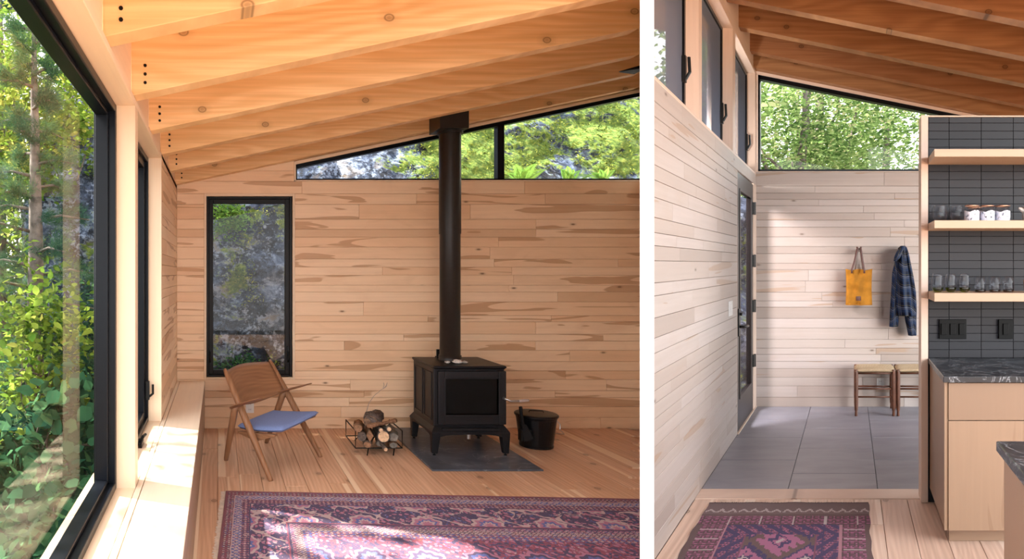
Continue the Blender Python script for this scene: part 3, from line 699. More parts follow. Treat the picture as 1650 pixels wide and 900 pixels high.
log(lp(597, 679, 4.80), lp(606, 668, 5.18), .062, 'lumpy dark barked log on top of the pile', BARK, BARK, .8, 9, .3)
log(lp(594, 686, 4.74), lp(637, 677, 4.90), .017, 'brown stick lying across the top of the pile', BRNW, BRNW, .8, 8, .3)
log(lp(577, 690, 4.79), lp(578, 682, 5.15), .036, 'rough brown log at the upper left of rack', BRNW, BRNW, .9, 7, .3)
log(lp(583, 703, 4.80), lp(585, 690, 5.15), .040, 'dark barked log at the lower left of rack', BARK, BARK, 1, 8, .3)
log(lp(596, 702, 4.76), lp(592, 690, 5.1), .030, 'reddish split wedge beside the thick log', BRNW, BRNW, 1.6, 4, .2)
log(lp(592, 716, 4.79), lp(596, 701, 5.15), .033, 'dark log at the bottom left of rack', BARK, BRNW, .8, 8, .3)
log(lp(612, 714, 4.80), lp(610, 700, 5.15), .028, 'dark log at the bottom under the thick log', BARK, GREYW, .8, 8, .25)
TWIG = plain('dry_twig', (.42,.32,.26), .8)
t = thing('dry_twig', 'thin dry twig curving up out of the firewood', 'twig', P(589, 690, 4.98))
MB().tube([P(588, 690, 4.98), P(590, 665, 4.98), P(594, 650, 4.98), P(602, 638, 4.98), P(613, 628.5, 4.98), P(620, 624, 4.98)], [.003, .003, .0025, .002, .002, .0015], 6).build('stem', TWIG, t)
MB().tube([P(617, 626, 4.98), P(622, 622, 4.98), P(624, 616, 4.98)], [.003, .004, .002], 6).tube([P(617, 626, 4.98), P(619, 620, 4.98), P(618, 616, 4.98)], [.002, .003, .002], 6).build('tip', TWIG, t)

# ash bucket and shovel
BUCK = plain('bucket_enamel', (.004,.004,.005), .3, .28, 0, .05)
bc = (2.575, 5.03, .0005); t = thing('ash_bucket', 'black lidded ash bucket right of the stove', 'bucket', bc)
m = MB(); m.lathe(bc, [(.120, 0), (.126, .004), (.127, .018), (.124, .022), (.150, .232), (.153, .236), (.150, .240), (.152, .25)], 36, sx=1.0); m.build('body', BUCK, t, smooth=False)
m = MB(); m.lathe(bc, [(.160, .248), (.163, .252), (.163, .262), (.155, .268), (.12, .272), (0.01, .274)], 36); ld = m.build('lid', BUCK, t)
m = MB(); m.tube([(bc[0]-.055, bc[1]+.01, .273), (bc[0]-.05, bc[1]+.01, .287), (bc[0]+.05, bc[1]-.01, .287), (bc[0]+.055, bc[1]-.01, .273)], .004, 8); m.build('lid_grip', BUCK, ld)
m = MB(); m.tube([(bc[0]+.145, bc[1]-.04, .215), (bc[0]+.165, bc[1]-.055, .19), (bc[0]+.16, bc[1]-.06, .15), (bc[0]+.20, bc[1]-.05, .11), (bc[0]+.175, bc[1]+.05, .09), (bc[0]+.14, bc[1]+.07, .10)], .003, 6); m.build('bail', METAL, t)
m = MB(); m.box(bc[0]-.185, bc[0]-.10, bc[1]-.135, bc[1]-.075, .075, .16); m.build('tool_pocket', BUCK, t, bevel=.004)
t = thing('ash_shovel', 'small black ash shovel standing in the bucket pocket', 'shovel', (2.42, 4.92, .09))
m = MB(); m.tube([(2.392, 4.915, .345), (2.394, 4.915, .335), (2.398, 4.915, .29), (2.405, 4.91, .22), (2.412, 4.905, .19)], [.012, .014, .013, .012, .010], 10); m.build('handle', BUCK, t, smooth=True)
m = MB(); m.hexa([(2.405, 4.88, .075), (2.475, 4.87, .10), (2.475, 4.885, .10), (2.405, 4.895, .075)], [(2.395, 4.895, .205), (2.43, 4.89, .205), (2.43, 4.905, .205), (2.395, 4.91, .205)]); m.build('blade', BUCK, t, bevel=.003)

# wall outlet
def outlet(name, label, x, z, xf, dwall, mat=PLATE, gangs=1, w_=.07, h_=.115, slot=DARKP, cat='outlet'):
    t = thing(name, label, cat, (x, dwall-.003, z-h_/2), xf=xf)
    W_ = w_+.046*(gangs-1)
    m = MB(xf); m.box(x-W_/2, x+W_/2, dwall-.006, dwall-.0005, z-h_/2, z+h_/2); p = m.build('plate', mat, t, bevel=.002)
    return t, p
t, p = outlet('wall_outlet', 'white wall outlet low behind the oak armchair', (402.5-CX)/178.57, EYE-(654.5-440)/178.57, T1, D1, w_=.075)
x_, z_ = (402.5-CX)/178.57, EYE-(654.5-440)/178.57
for dz in (.025, -.025):
    m = MB(); m.box(x_-.017, x_+.017, D1-.008, D1-.005, z_+dz-.014, z_+dz+.014); so = m.build('socket', PLATE, t, bevel=.003)
    m = MB(); m.box(x_-.009, x_-.006, D1-.0086, D1-.0075, z_+dz-.006, z_+dz+.006); m.box(x_+.006, x_+.009, D1-.0086, D1-.0075, z_+dz-.006, z_+dz+.006); m.build('slots', DARKP, so)

# black blade of a ceiling fan at the right
t = thing('ceiling_fan', 'thin black fan blade tip near the clerestory top at the white divider', 'ceiling fan', (a0*4.6-.02, 4.6, 2.7))
b0, b1 = Vector(P(997, 116, 4.60)), Vector(P(1030.5, 112, 4.60))
m = MB(); m.hexa([(b0.x, 4.58, b0.z-.002), (b1.x, 4.50, b1.z-.016), (b1.x, 4.66, b1.z-.016), (b0.x, 4.60, b0.z-.002)], [(b0.x, 4.58, b0.z+.002), (b1.x, 4.50, b1.z+.016), (b1.x, 4.66, b1.z+.016), (b0.x, 4.60, b0.z+.002)])
m.build('blade', BLACK, t)

# ---------------------------------------------------------------- persian rug in the stove room
def rugmat():
    M = Mat('persian_rug', .95, .1); v = M.attr(); x, y, z = M.xyz(v)
    jit = M.noise(v, 14, 2); x2 = x+(jit-.5)*.014; y2 = y+(jit-.5)*.016
    ex = (x2*1.35).min((x2*-1.35)+3.9*1.35); e = ex.min(y2.min(y2*-1+2.6))
    along = M.comb(x2, y2, 0)
    navy, blue, red, pink, cream, rust, brown = (.014,.016,.075), (.045,.09,.29), (.20,.028,.065), (.33,.12,.20), (.42,.31,.31), (.24,.07,.06), (.06,.032,.045)
    # small floral motif: warped cells coloured by cell id
    wv = M.noise(M.map(v, (9, 9, 1)), 1, 3, .6)
    xx = x+(wv-.5)*.08; yy = y+(wv-.5)*.10
    cell = M.vor(M.comb(xx*34., yy*25., 0), 1, 'F1', 'Color'); cs = M.xyz(cell)[0]
    dist = M.vor(M.comb(xx*34., yy*25., 0), 1); edge = M.vor(M.comb(xx*34., yy*25., 0), 1, 'DISTANCE_TO_EDGE')
    pal = M.ramp(cs, [(0, navy), (.2, blue), (.38, pink), (.52, red), (.68, cream), (.78, rust), (.88, navy)], 'CONSTANT')
    small = M.mix(edge.lt(.07), pal, navy)
    small = M.mix(dist.lt(.16), small, cream)
    # vines
    vine = ((x*19+(wv*7)).sin()*.5+(y*23.+wv*5).sin()*.5).abs()
    # big palmettes in border and field: rings in repeated cells, every other one offset
    def palm(px, py, ox):
        fx = ((x+ox)/px).fr()-.5; fy = (y/py).fr()-.5
        a = fx*px; b = fy*py*.8
        d = (a*a+b*b).op('SQRT')
        pet = (a.op('ARCTAN2', b)*9.).sin()*.006
        d = d+pet+(wv-.5)*.05
        return d
    d1 = palm(.34, .31, .05); d2 = palm(.27, .36, .19)
    def rings(d, base, c1, c2, c3, r=.085):
        c = M.mix(d.lt(r), base, c3); c = M.mix(d.lt(r*.82), c, c1); c = M.mix(d.lt(r*.60), c, c2); c = M.mix(d.lt(r*.42), c, c3); c = M.mix(d.lt(r*.25), c, c1); return c
    gn = M.ramp(M.noise(v, 55, 2), [(.52, 0.), (.56, 1.)])
    mainb = M.mix(vine.lt(.09), M.mix(gn, navy, small), cream); mainb = M.mix(cs.gt(.55)*dist.lt(.34), mainb, pink)
    mainb = rings(d1, mainb, pink, blue, cream)
    fieldc = M.mix(vine.lt(.10), M.mix(gn, red, small), navy); fieldc = M.mix(cs.gt(.5)*dist.lt(.32), fieldc, pink); fieldc = M.mix(cs.lt(.25)*dist.lt(.36), fieldc, navy)
    fieldc = rings(d2, fieldc, navy, blue, pink, .09)
    def guard(base, hi, sc):
        s_ = ((x+y)*sc).sin(); q_ = ((x-y)*sc).sin(); k = (s_*q_)
        c = M.mix(k.gt(.15), base, hi); c = M.mix(k.lt(-.45), c, cream); return M.mix(M.ramp(M.noise(v, 70, 1), [(.5, 0.), (.52, .6)]), c, small)
    c = fieldc
    c = M.mix(e.lt(.66), c, guard(red, blue, 95.)); c = M.mix(e.lt(.595), c, guard(brown, cream, 130.)); c = M.mix(e.lt(.545), c, guard(navy, pink, 110.)); c = M.mix(e.lt(.505), c, navy); c = M.mix(e.lt(.49), c, red)
    c = M.mix(e.lt(.48), c, mainb); c = M.mix(e.lt(.215), c, navy); c = M.mix(e.lt(.205), c, guard(red, navy, 120.)); c = M.mix(e.lt(.145), c, guard(blue, cream, 90.)); c = M.mix(e.lt(.085), c, cream); c = M.mix(e.lt(.078), c, guard(brown, red, 130.)); c = M.mix(e.lt(.018), c, (.16,.04,.06))
    fib = M.noise(v, 420, 2); c = M.mix(.35, c, M.mix(M.ramp(fib, [(.3, .0), (.7, 1.)]), c, cream))
    M.col(c).bump(fib, .3, .003); return M.m
RUG = rugmat()
rc = Vector((.048, 3.977, 0)); rx = Vector((2.6-.048, 3.836-3.977, 0)).normalized(); ry = Vector((rx.y, -rx.x, 0))
t = thing('persian_rug', 'navy and crimson floral persian rug lying before the stove', 'rug', (1.6, 3.2, 0))
RW, RD = 3.9, 2.6
def rug_clip(x_, y_):
    return rc+rx*x_+ry*y_
m = MB(); uvs = []
def rpt(u, w_):
    yy = w_*RD; xm = min(RW, ((rc.y+ry.y*yy)*a0-.003-rc.x-ry.x*yy)/(rx.x-rx.y*a0)) if (rc.y+ry.y*yy) > 2.45 else 1.9
    xx = u*xm; p = rug_clip(xx, yy); return (p.x, p.y, .0075+.0006*math.sin(xx*17+yy*13)), (xx, yy, 0)
NU, NV = 40, 30
for top in (1, 0):
    for j in range(NV+1):
        for i in range(NU+1):
            p, g = rpt(i/NU, j/NV); m.v.append(p if top else (p[0], p[1], .0008)); uvs.append(g)
for j in range(NV):
    for i in range(NU):
        q = j*(NU+1)+i; m.f.append((q, q+NU+1, q+NU+2, q+1)); q += (NU+1)*(NV+1); m.f.append((q, q+1, q+NU+2, q+NU+1))
H = (NU+1)*(NV+1)
rim = [i for i in range(NU+1)]+[j*(NU+1)+NU for j in range(1, NV+1)]+[NV*(NU+1)+i for i in range(NU-1, -1, -1)]+[j*(NU+1) for j in range(NV-1, 0, -1)]
for a, b in zip(rim, rim[1:]+rim[:1]): m.f.append((a, b, b+H, a+H))
m.build('pile', RUG, t, uv=uvs, goff=(0, 0, 0))
FRINGE = plain('cream_fringe', (.62,.5,.4), .9, .1)
m = MB(); rr = random.Random(2)
for k in range(300):
    yy = k/300*RD; p = rug_clip(-.001, yy); q = rug_clip(-.022-rr.uniform(0, .012), yy+rr.uniform(-.006, .006)); wv = ry*.0022
    m.hexa([p-wv+Vector((0,0,.001)), p+wv+Vector((0,0,.001)), p+wv+Vector((0,0,.005)), p-wv+Vector((0,0,.005))], [q-wv+Vector((0,0,.001)), q+wv+Vector((0,0,.001)), q+wv+Vector((0,0,.003)), q-wv+Vector((0,0,.003))])
m.build('fringe', FRINGE, t, kind='stuff')

# ---------------------------------------------------------------- entry and kitchen: things
M_ = Mat('backsplash_tile', .42, .16); v = M_.attr(); q = M_.noise(M_.map(v, (6, 30, 6)), 1, 3); r = M_.rnd()
c_ = M_.ramp(r, [(0, (.020,.0195,.0235)), (1, (.027,.0265,.031))]); M_.col(c_).bump(q, .05, .002); TILE = M_.m
GROUT2 = plain('tile_grout', (.034,.033,.036), .8, .1)
KD = 3.645
m = MB(T2); m.box(.457, 2.6, KD+.007, KD+.11, 0, 2.262)
wk = m.build('wall_kitchen', GROUT2); tag(wk, 'dark tiled kitchen wall behind the floating shelves', 'wall', kind='structure')
uj = [.459]+[.58+.189*k for k in range(7)]; uj = [q_ for q_ in uj if q_ < 2.3]; zj = [.850+.0475*k for k in range(30)]+[2.262]
zj = [z for z in zj if z < 2.25]+[2.262]
for a, b in zip(uj, uj[1:]):
    for c, d in zip(zj, zj[1:]):
        m = MB(T2); m.plank((a+.0010, KD, c+.0008), (b-.0010, KD+.008, d-.0008), 1, -1, .0012); m.build('tile', TILE, wk)
trim(16, 'pale wooden end board closing the tiled kitchen wall', [(.415, .456, KD-.012, KD+.12, .003, 2.271), (.456, 2.6, KD-.004, KD+.12, 2.2625, 2.271)], TRIM2, T2, (2, 0, 1))
shl = ['top floating oak shelf, empty, on dark tiles', 'middle floating oak shelf holding mugs and patterned tumblers', 'bottom floating oak shelf holding green and clear glasses']
for (zt, zb_), lb in zip(((2.024, 1.982), (1.637, 1.594), (1.242, 1.196)), shl):
    m = MB(T2); m.box(.457, 1.95, 3.37, KD-.0005, zb_, zt); tag(m.build('floating_shelf', SHELF, bevel=.0015), lb, 'shelf')
def switch(name, label, px0, px1, py0, py1, gangs):
    a = Q(px0, py0, KD); b = Q(px1, py1, KD)
    t = thing(name, label, 'switch', ((a[0]+b[0])/2, KD-.004, b[2]), xf=T2)
    m = MB(T2); m.box(a[0], b[0], KD-.008, KD-.0005, b[2], a[2]); p = m.build('plate', DARKP, t, bevel=.002)
    st = (b[0]-a[0])/gangs
    for k in range(gangs):
        c = a[0]+st*(k+.5); zc = (a[2]+b[2])/2
        m = MB(T2); m.box(c-.016, c+.016, KD-.011, KD-.0075, zc-.033, zc+.033); m.build('rocker', DARKP, t, bevel=.0015)
switch('switch_plate', 'wide black three-gang switch plate on the tiles above the counter', 1513.5, 1557, 514, 545.5, 3)
switch('switch_plate', 'narrow black switch plate on the tiles right of the wide one', 1609, 1632, 514, 545.5, 1)
# countertop + cabinet
M_ = Mat('soapstone', .28, .25); v = M_.attr(); n1 = M_.noise(v, 3.2, 8, 1.4, .6); n2 = M_.noise(M_.map(v, (1, 1, 1), (3, 8, 1)), 5, 8, 2.0, .6)
c_ = M_.ramp(n1, [(.3, (.007,.009,.013)), (.7, (.028,.033,.044))])
c_ = M_.mix(M_.ramp((n2-.5).abs(), [(0, .8), (.012, 0.)]), c_, (.40,.42,.46)); c_ = M_.mix(M_.ramp((n1-.56).abs(), [(0, .35), (.012, 0.)]), c_, (.25,.28,.31)); M_.col(c_); STONE = M_.m
m = MB(T2); m.box(.457, 2.5, 3.045, KD-.001, .818, .848); tag(m.build('countertop', STONE, bevel=.003, gax=(0, 1, 2)), 'dark veined soapstone countertop below the shelves', 'countertop')
t = thing('base_cabinet', 'birch plywood base cabinet under the veined stone countertop', 'cabinet', (1.2, 3.3, .003), xf=T2)
m = MB(T2); m.box(.466, 2.5, 3.09, KD-.002, .09, .8175); m.box(.466, .484, 3.072, 3.09, .083, .8175); m.build('carcass', PLY, t, gax=(2, 0, 1))
for k, (a, b) in enumerate(((.486, 1.28), (1.284, 2.08))):
    m = MB(T2); m.box(a, b, 3.068, 3.0885, .628, .812); m.build('drawer_front', PLY, t, gax=(2, 0, 1), bevel=.001)
    m = MB(T2); m.box(a, b, 3.068, 3.0885, .083, .624); m.build('door_front', PLY, t, gax=(2, 0, 1), bevel=.001)
m = MB(T2); m.box(.50, 2.5, 3.14, 3.16, .001, .09); m.build('toe_kick', PLY, t, bevel=.001)
m = MB(T2); m.box(.429, 2.2, .9, 1.825, .85, .88); tag(m.build('countertop', STONE, bevel=.003, gax=(0, 1, 2)), 'dark stone island top jutting in at lower right', 'countertop')
m = MB(T2); m.box(.447, 2.1, .95, 1.805, .0, .8495); tag(m.build('island_cabinet', PLY, gax=(2, 0, 1), bevel=.002), 'plain birch island cabinet at the lower right corner', 'cabinet')
# glassware
def glassware(name, label, px, shelf_z, d, prof, mat, seg=20, group=None, base_mat=None, base_prof=None):
    uu = (px-1370)*d/F; t = thing(name, label, 'glass', (uu, d, shelf_z), group, xf=T2)
    m = MB(T2); m.lathe((uu, d, shelf_z+.0005), prof, seg, (True, False)); m.build('bowl', mat, t, smooth=True)
    if base_prof: m = MB(T2); m.lathe((uu, d, shelf_z+.0005), base_prof, seg); m.build('base', base_mat, t, smooth=True)
    return t, uu
W = .0016
def shell(outer, th=.0022): return outer+[(max(.001, r-th), z) for r, z in outer[::-1][:-1]]+[(.001, outer[0][1]+.006)]
stem = shell([(.018, 0), (.026, .006), (.033, .022), (.0352, .04), (.034, .065), (.030, .090), (.0275, .104)])
G3 = 'stemless wine glasses on the bottom shelf'
for px, lb in ((1511, 'green based stemless wine glass nearest the shelf end'), (1532, 'green based stemless wine glass in the middle of three'), (1554.5, 'green based stemless wine glass beside the clear tumblers')):
    glassware('wine_glass', lb, px, 1.242, 3.48, stem, DRINK, 22, G3, GREENG, [(.0165, .001), (.025, .007), (.0305, .018), (.0315, .024), (.0305, .026), (.02, .014), (.001, .010)])
tum = shell([(.026, 0), (.0305, .004), (.034, .02), (.0365, .088)]); G4 = 'clear tumblers on the bottom shelf'
AMB = glassmat('amber_glass_base', (.42,.28,.20), .05)
for px, lb in ((1579.5, 'clear straight tumbler beside the green wine glasses'), (1603, 'clear straight tumbler in the middle of three'), (1625, 'clear straight tumbler farthest from the wine glasses')):
    glassware('tumbler', lb, px, 1.242, 3.48, tum, DRINK, 22, G4, AMB, [(.024, .001), (.029, .004), (.0315, .012), (.028, .014), (.001, .010)])
mug = shell([(.024, 0), (.034, .006), (.040, .03), (.039, .06), (.032, .084), (.031, .092)])
for px, lb in ((1515, 'clear rounded glass mug nearest the end of the middle shelf'), (1543, 'clear rounded glass mug beside the patterned tumblers')):
    t, uu = glassware('glass_mug', lb, px, 1.637, 3.48, mug, DRINK, 22, 'clear mugs on the middle shelf')
    m = MB(T2); m.tube([(uu-.030, 3.47, 1.722), (uu-.045, 3.465, 1.728), (uu-.057, 3.46, 1.705), (uu-.056, 3.46, 1.675), (uu-.038, 3.465, 1.655)], .0045, 8); m.build('handle', DRINK, t, smooth=True)
# floral print tumblers
pm = bpy.data.materials.new('white_floral_print'); pm.use_nodes = True; t_ = pm.node_tree; t_.nodes.clear()
o_ = t_.nodes.new('ShaderNodeOutputMaterial'); mx = t_.nodes.new('ShaderNodeMixShader'); tr = t_.nodes.new('ShaderNodeBsdfTransparent'); df = t_.nodes.new('ShaderNodeBsdfDiffuse'); df.inputs[0].default_value = (.72,.74,.84,1)
at_ = t_.nodes.new('ShaderNodeAttribute'); at_.attribute_name = 'gr'; nz = t_.nodes.new('ShaderNodeTexNoise'); nz.inputs['Scale'].default_value = 60; nz.inputs['Detail'].default_value = 3
sp = t_.nodes.new('ShaderNodeSeparateXYZ'); t_.links.new(at_.outputs['Vector'], nz.inputs['Vector']); t_.links.new(at_.outputs['Vector'], sp.inputs[0])
r1 = t_.nodes.new('ShaderNodeValToRGB'); r1.color_ramp.elements[0].position = .38; r1.color_ramp.elements[1].position = .42
t_.links.new(nz.outputs[0], r1.inputs[0]); t_.links.new(r1.outputs[0], mx.inputs[0]); t_.links.new(tr.outputs[0], mx.inputs[1]); t_.links.new(df.outputs[0], mx.inputs[2]); t_.links.new(mx.outputs[0], o_.inputs[0])
COPPER = plain('copper_rim', (.75,.38,.22), .3, .5, 1, .05)
ptum = shell([(.036, 0), (.040, .004), (.041, .02), (.041, .088)])
for px, d, lb in ((1566, 3.46, 'floral tumbler with copper rim next to the glass mugs'), (1571, 3.56, 'floral tumbler with copper rim half hidden behind another'), (1591, 3.47, 'floral tumbler with copper rim in the middle'), (1615.5, 3.47, 'floral tumbler with copper rim at the right')):
    t, uu = glassware('floral_tumbler', lb, px, 1.637, d, ptum, DRINK, 22, 'patterned tumblers on the middle shelf')
    m = MB(T2); m.grid(lambda a, b: (uu+.0418*math.cos(a*6.2832), d+.0418*math.sin(a*6.2832), 1.640+b*(.046+.012*abs(math.sin(a*9.4)))), 22, 4); m.build('printed_flowers', pm, t, smooth=True)
    m = MB(T2); m.lathe((uu, d, 1.637), [(.0414, .084), (.0414, .0885), (.0388, .0885), (.0388, .084), (.0414, .084)], 22, (False, False)); m.build('rim', COPPER, t, smooth=True)
CER = plain('white_ceramic', (.78,.76,.73), .3, .5, 0, .02)
t = thing('sauce_jug', 'white ceramic jug spout at the right edge of middle shelf', 'jug', (1.02, 3.5, 1.637), xf=T2)
m = MB(T2); m.lathe((1.02, 3.5, 1.6375), [(.03, 0), (.045, .01), (.05, .04), (.043, .07), (.046, .085), (.042, .085), (.035, .05), (.002, .01)], 20); m.build('body', CER, t, smooth=True)
m = MB(T2); m.tube([(.98, 3.5, 1.698), (.965, 3.5, 1.708), (.950, 3.5, 1.716)], [.016, .012, .006], 10); m.build('spout', CER, t, smooth=True)
PNK = plain('pink_ceramic', (.52,.33,.27), .4, .5, 0, .05)
t = thing('pink_cup', 'small pinkish cup at the right edge of bottom shelf', 'cup', (1.01, 3.47, 1.242), xf=T2)
m = MB(T2); m.lathe((1.01, 3.47, 1.2425), [(.03, 0), (.037, .005), (.04, .04), (.042, .072), (.039, .072), (.036, .04), (.002, .008)], 20); m.build('bowl', PNK, t, smooth=True)
m = MB(T2); m.tube([(1.048, 3.47, 1.30), (1.07, 3.47, 1.295), (1.07, 3.47, 1.27), (1.046, 3.47, 1.26)], .004, 8); m.build('handle', PNK, t, smooth=True)

# wall items in the entry
t, p = outlet('wall_outlet', 'white wall outlet behind the rush seated stools', (1418.5-1370)/164.3, EYE-(618-425)/164.3, T2, D2)
x_, z_ = (1418.5-1370)/164.3, EYE-(618-425)/164.3
for dz in (.025, -.025):
    m = MB(T2); m.box(x_-.017, x_+.017, D2-.008, D2-.005, z_+dz-.014, z_+dz+.014); so = m.build('socket', PLATE, t, bevel=.003)
    m = MB(T2); m.box(x_-.009, x_-.006, D2-.0086, D2-.0075, z_+dz-.006, z_+dz+.006); m.box(x_+.006, x_+.009, D2-.0086, D2-.0075, z_+dz-.006, z_+dz+.006); m.build('slots', DARKP, so)
t = thing('switch_plate', 'white light switch plate on the board wall before the door', 'switch', (UW, 4.80, 1.0), xf=T2)
m = MB(T2); m.box(UW+.0005, UW+.006, 4.72, 4.86, 1.0, 1.115); m.build('plate', PLATE, t, bevel=.002)
for k in range(2):
    m = MB(T2); m.box(UW+.005, UW+.010, 4.745+.055*k, 4.78+.055*k, 1.025, 1.09); m.build('rocker', PLATE, t, bevel=.0015)

# stools
STW = plain('dark_turned_wood', (.15,.055,.028), .4, .3, 0, .25, 20)
M_ = Mat('woven_rush', .85, .2); v = M_.attr(); x_, y_, z_ = M_.xyz(v); tri = (x_.abs()*1.0).gt(y_.abs()*1.25)
cord = (M_.mix(tri, (0,0,0), (1,1,1)))
s1 = (x_*820.).sin(); s2 = (y_*820.).sin(); sel = tri.op('MULTIPLY_ADD', s1-s2, s2)
q = M_.noise(v, 60, 3); c_ = M_.mix(M_.ramp(sel*.5+.5, [(.05, .0), (.6, 1.)]), (.36,.26,.15), M_.ramp(q, [(.3, (.66,.50,.31)), (.7, (.85,.70,.48))])); M_.col(c_).bump(sel, .6, .004); RUSH = M_.m
def stool(u0_, u1_, label):
    d0, d1_ = 5.714, 6.02; t = thing('rush_stool', label, 'stool', ((u0_+u1_)/2, 5.86, .002), 'rush seated stools', xf=T2)
    for uu in (u0_+.018, u1_-.018):
        for dd in (d0, d1_):
            m = MB(T2); m.lathe((uu, dd, .002), [(.0125, 0), (.0145, .006), (.012, .045), (.0165, .055), (.0195, .12), (.0195, .40), (.016, .425)], 14); m.build('leg', STW, t, smooth=True)
    for zc in (.394, .251, .177):
        MB(T2).tube([(u0_+.018, d0, zc), (u1_-.018, d0, zc)], .009 if zc > .3 else .008, 8).build('rung', STW, t, smooth=True)
    for uu in (u0_+.018, u1_-.018):
        for zc in (.394, .215): MB(T2).tube([(uu, d0, zc), (uu, d1_, zc)], .008, 8).build('rung', STW, t, smooth=True)
    MB(T2).tube([(u0_+.018, d1_, .215), (u1_-.018, d1_, .215)], .008, 8).build('rung', STW, t, smooth=True)
    cu, cd_ = (u0_+u1_)/2, (d0+d1_)/2; hu, hd_ = (u1_-u0_)/2-.001, (d1_-d0)/2+.018
    m = MB(T2)
    def top(sg):
        def fn(a, b):
            X, Y = 2*a-1, 2*b-1; e = max(abs(X), abs(Y))
            X2 = X*(1-.03*Y*Y*(abs(X) > .9)); dip = .010*(1-abs(abs(X)-abs(Y)))*e
            return (cu+hu*X2, cd_+hd_*Y, .418+sg*.020*(1-e**8)**.5-(.006*(1-e) if sg > 0 else 0)-(dip*.6 if sg > 0 else 0))
        return fn
    m.grid(top(1), 16, 16); n0 = len(m.v); m.grid(top(-1), 16, 16); m.f = [f if f[0] < n0 else f[::-1] for f in m.f]
    uv = [((p[0]-cu), (p[1]-cd_)*1.2, p[2]) for p in m.v]
    m.build('rush_seat', RUSH, t, smooth=True, uv=uv, goff=(0, 0, 0))
stool(.037, .418, 'rush seated stool with brown legs standing in full view')
stool(.424, .805, 'rush seated stool partly hidden behind the kitchen wall end')

# tote bag on its hook
HOOK = plain('grey_wood_hook', (.30,.25,.22), .6)
YEL = plain('mustard_canvas', (.43,.185,.022), .85, .1, 0, .2, 14); LEA = plain('brown_leather', (.10,.035,.025), .5, .4)
hk = Q(1384.5, 402, D2)
def hook(label, px, py):
    h = Q(px, py, D2); t = thing('coat_hook', label, 'hook', (h[0], D2, h[2]), xf=T2)
    m = MB(T2); m.tube([(h[0], D2-.0005, h[2]), (h[0], D2-.045, h[2]+.004), (h[0], D2-.06, h[2]+.010)], [.010, .009, .012], 10); m.build('peg', HOOK, t, smooth=True)
    m = MB(T2); m.box(h[0]-.024, h[0]+.024, D2-.009, D2-.0005, h[2]-.17, h[2]+.02); m.build('back_plate', HOOK, t, bevel=.003)
hook('grey coat hook carrying the yellow tote bag', 1384.5, 404)
hook('coat hook hidden under the plaid shirt', 1456, 402)
t = thing('tote_bag', 'mustard yellow canvas tote bag with brown leather straps', 'bag', (hk[0], D2-.05, hk[2]-.5), xf=T2)
zb0, zb1 = EYE-(491-425)/166., EYE-(434-425)/166.
def bag(sg):
    def fn(a, b):
        z = zb0+(zb1-zb0)*b; uc = (1384-1370)/166.; hw = .130-.006*math.sin(b*3.1); X = 2*a-1
        th = .045*(1-abs(X)**5)**.5*(1-.35*b)*(1 if sg > 0 else .35)
        f = .012*math.sin(X*5+b*4)+.008*math.sin(X*9-b*9)+.006*math.sin(X*3+b*13)
        z2 = z-.012*(1-X*X)*(1-b)*0+(.01*math.cos(X*6))*b*.6
        return (uc+hw*X, D2-.055-sg*(th+(f*(1-abs(X)) if sg > 0 else 0)), z2)
    return fn
m = MB(T2); m.grid(bag(1), 20, 20); n0 = len(m.v); m.grid(bag(-1), 20, 20); m.f = [f if f[0] < n0 else f[::-1] for f in m.f]
edge = [i for i in range(21)]; m.f.append(tuple(edge[::-1]+[n0+i for i in edge])[:0] or (0, 1, n0+1, n0))
for i in range(1, 20): m.f.append((i, i+1, n0+i+1, n0+i))
bb = m.build('body', YEL, t, smooth=True)
for s0, s1, yo in ((1372.5, 1382, -.078), (1392.5, 1387, -.078)):
    a = Q(s0, 440, D2-.07); b = Q(s1, 399, D2-.05)
    m = MB(T2); wv = .011
    pts = [((a[0]), D2-.104, a[2]), (a[0], D2-.100, a[2]+.03), ((a[0]*.5+b[0]*.5), D2-.085, (a[2]+b[2])/2), (b[0], D2-.062, b[2]), ((a[0]*.2+b[0]*.8), D2-.055, b[2]+.006)]
    m.tube(pts, .0095, 8, flat=.3, up=(0, 1, 0)); m.build('strap', LEA, t, smooth=True)
for s0, s1 in ((1377, 1383), (1391, 1386)):
    a = Q(s0, 436, D2-.03); b = Q(s1, 399, D2-.05)
    m = MB(T2); m.tube([(a[0], D2-.03, a[2]), (b[0], D2-.05, b[2])], .009, 8, flat=.3, up=(0, 1, 0)); m.build('strap', HOOK, t, smooth=True)
c0 = Q(1379.5, 477, D2-.1); c1 = Q(1387, 484, D2-.1); cc = fnb = bag(1)
m = MB(T2); zz0, zz1 = c1[2], c0[2]
m.grid(lambda a, b: (lambda uu, z: (uu, bag(1)(((uu-(14/166.))/.128+1)/2, (z-zb0)/(zb1-zb0))[1]-.003, z))(c0[0]+(c1[0]-c0[0])*a, zz0+(zz1-zz0)*b), 4, 3); m.build('leather_patch', LEA, t, solid=.002)

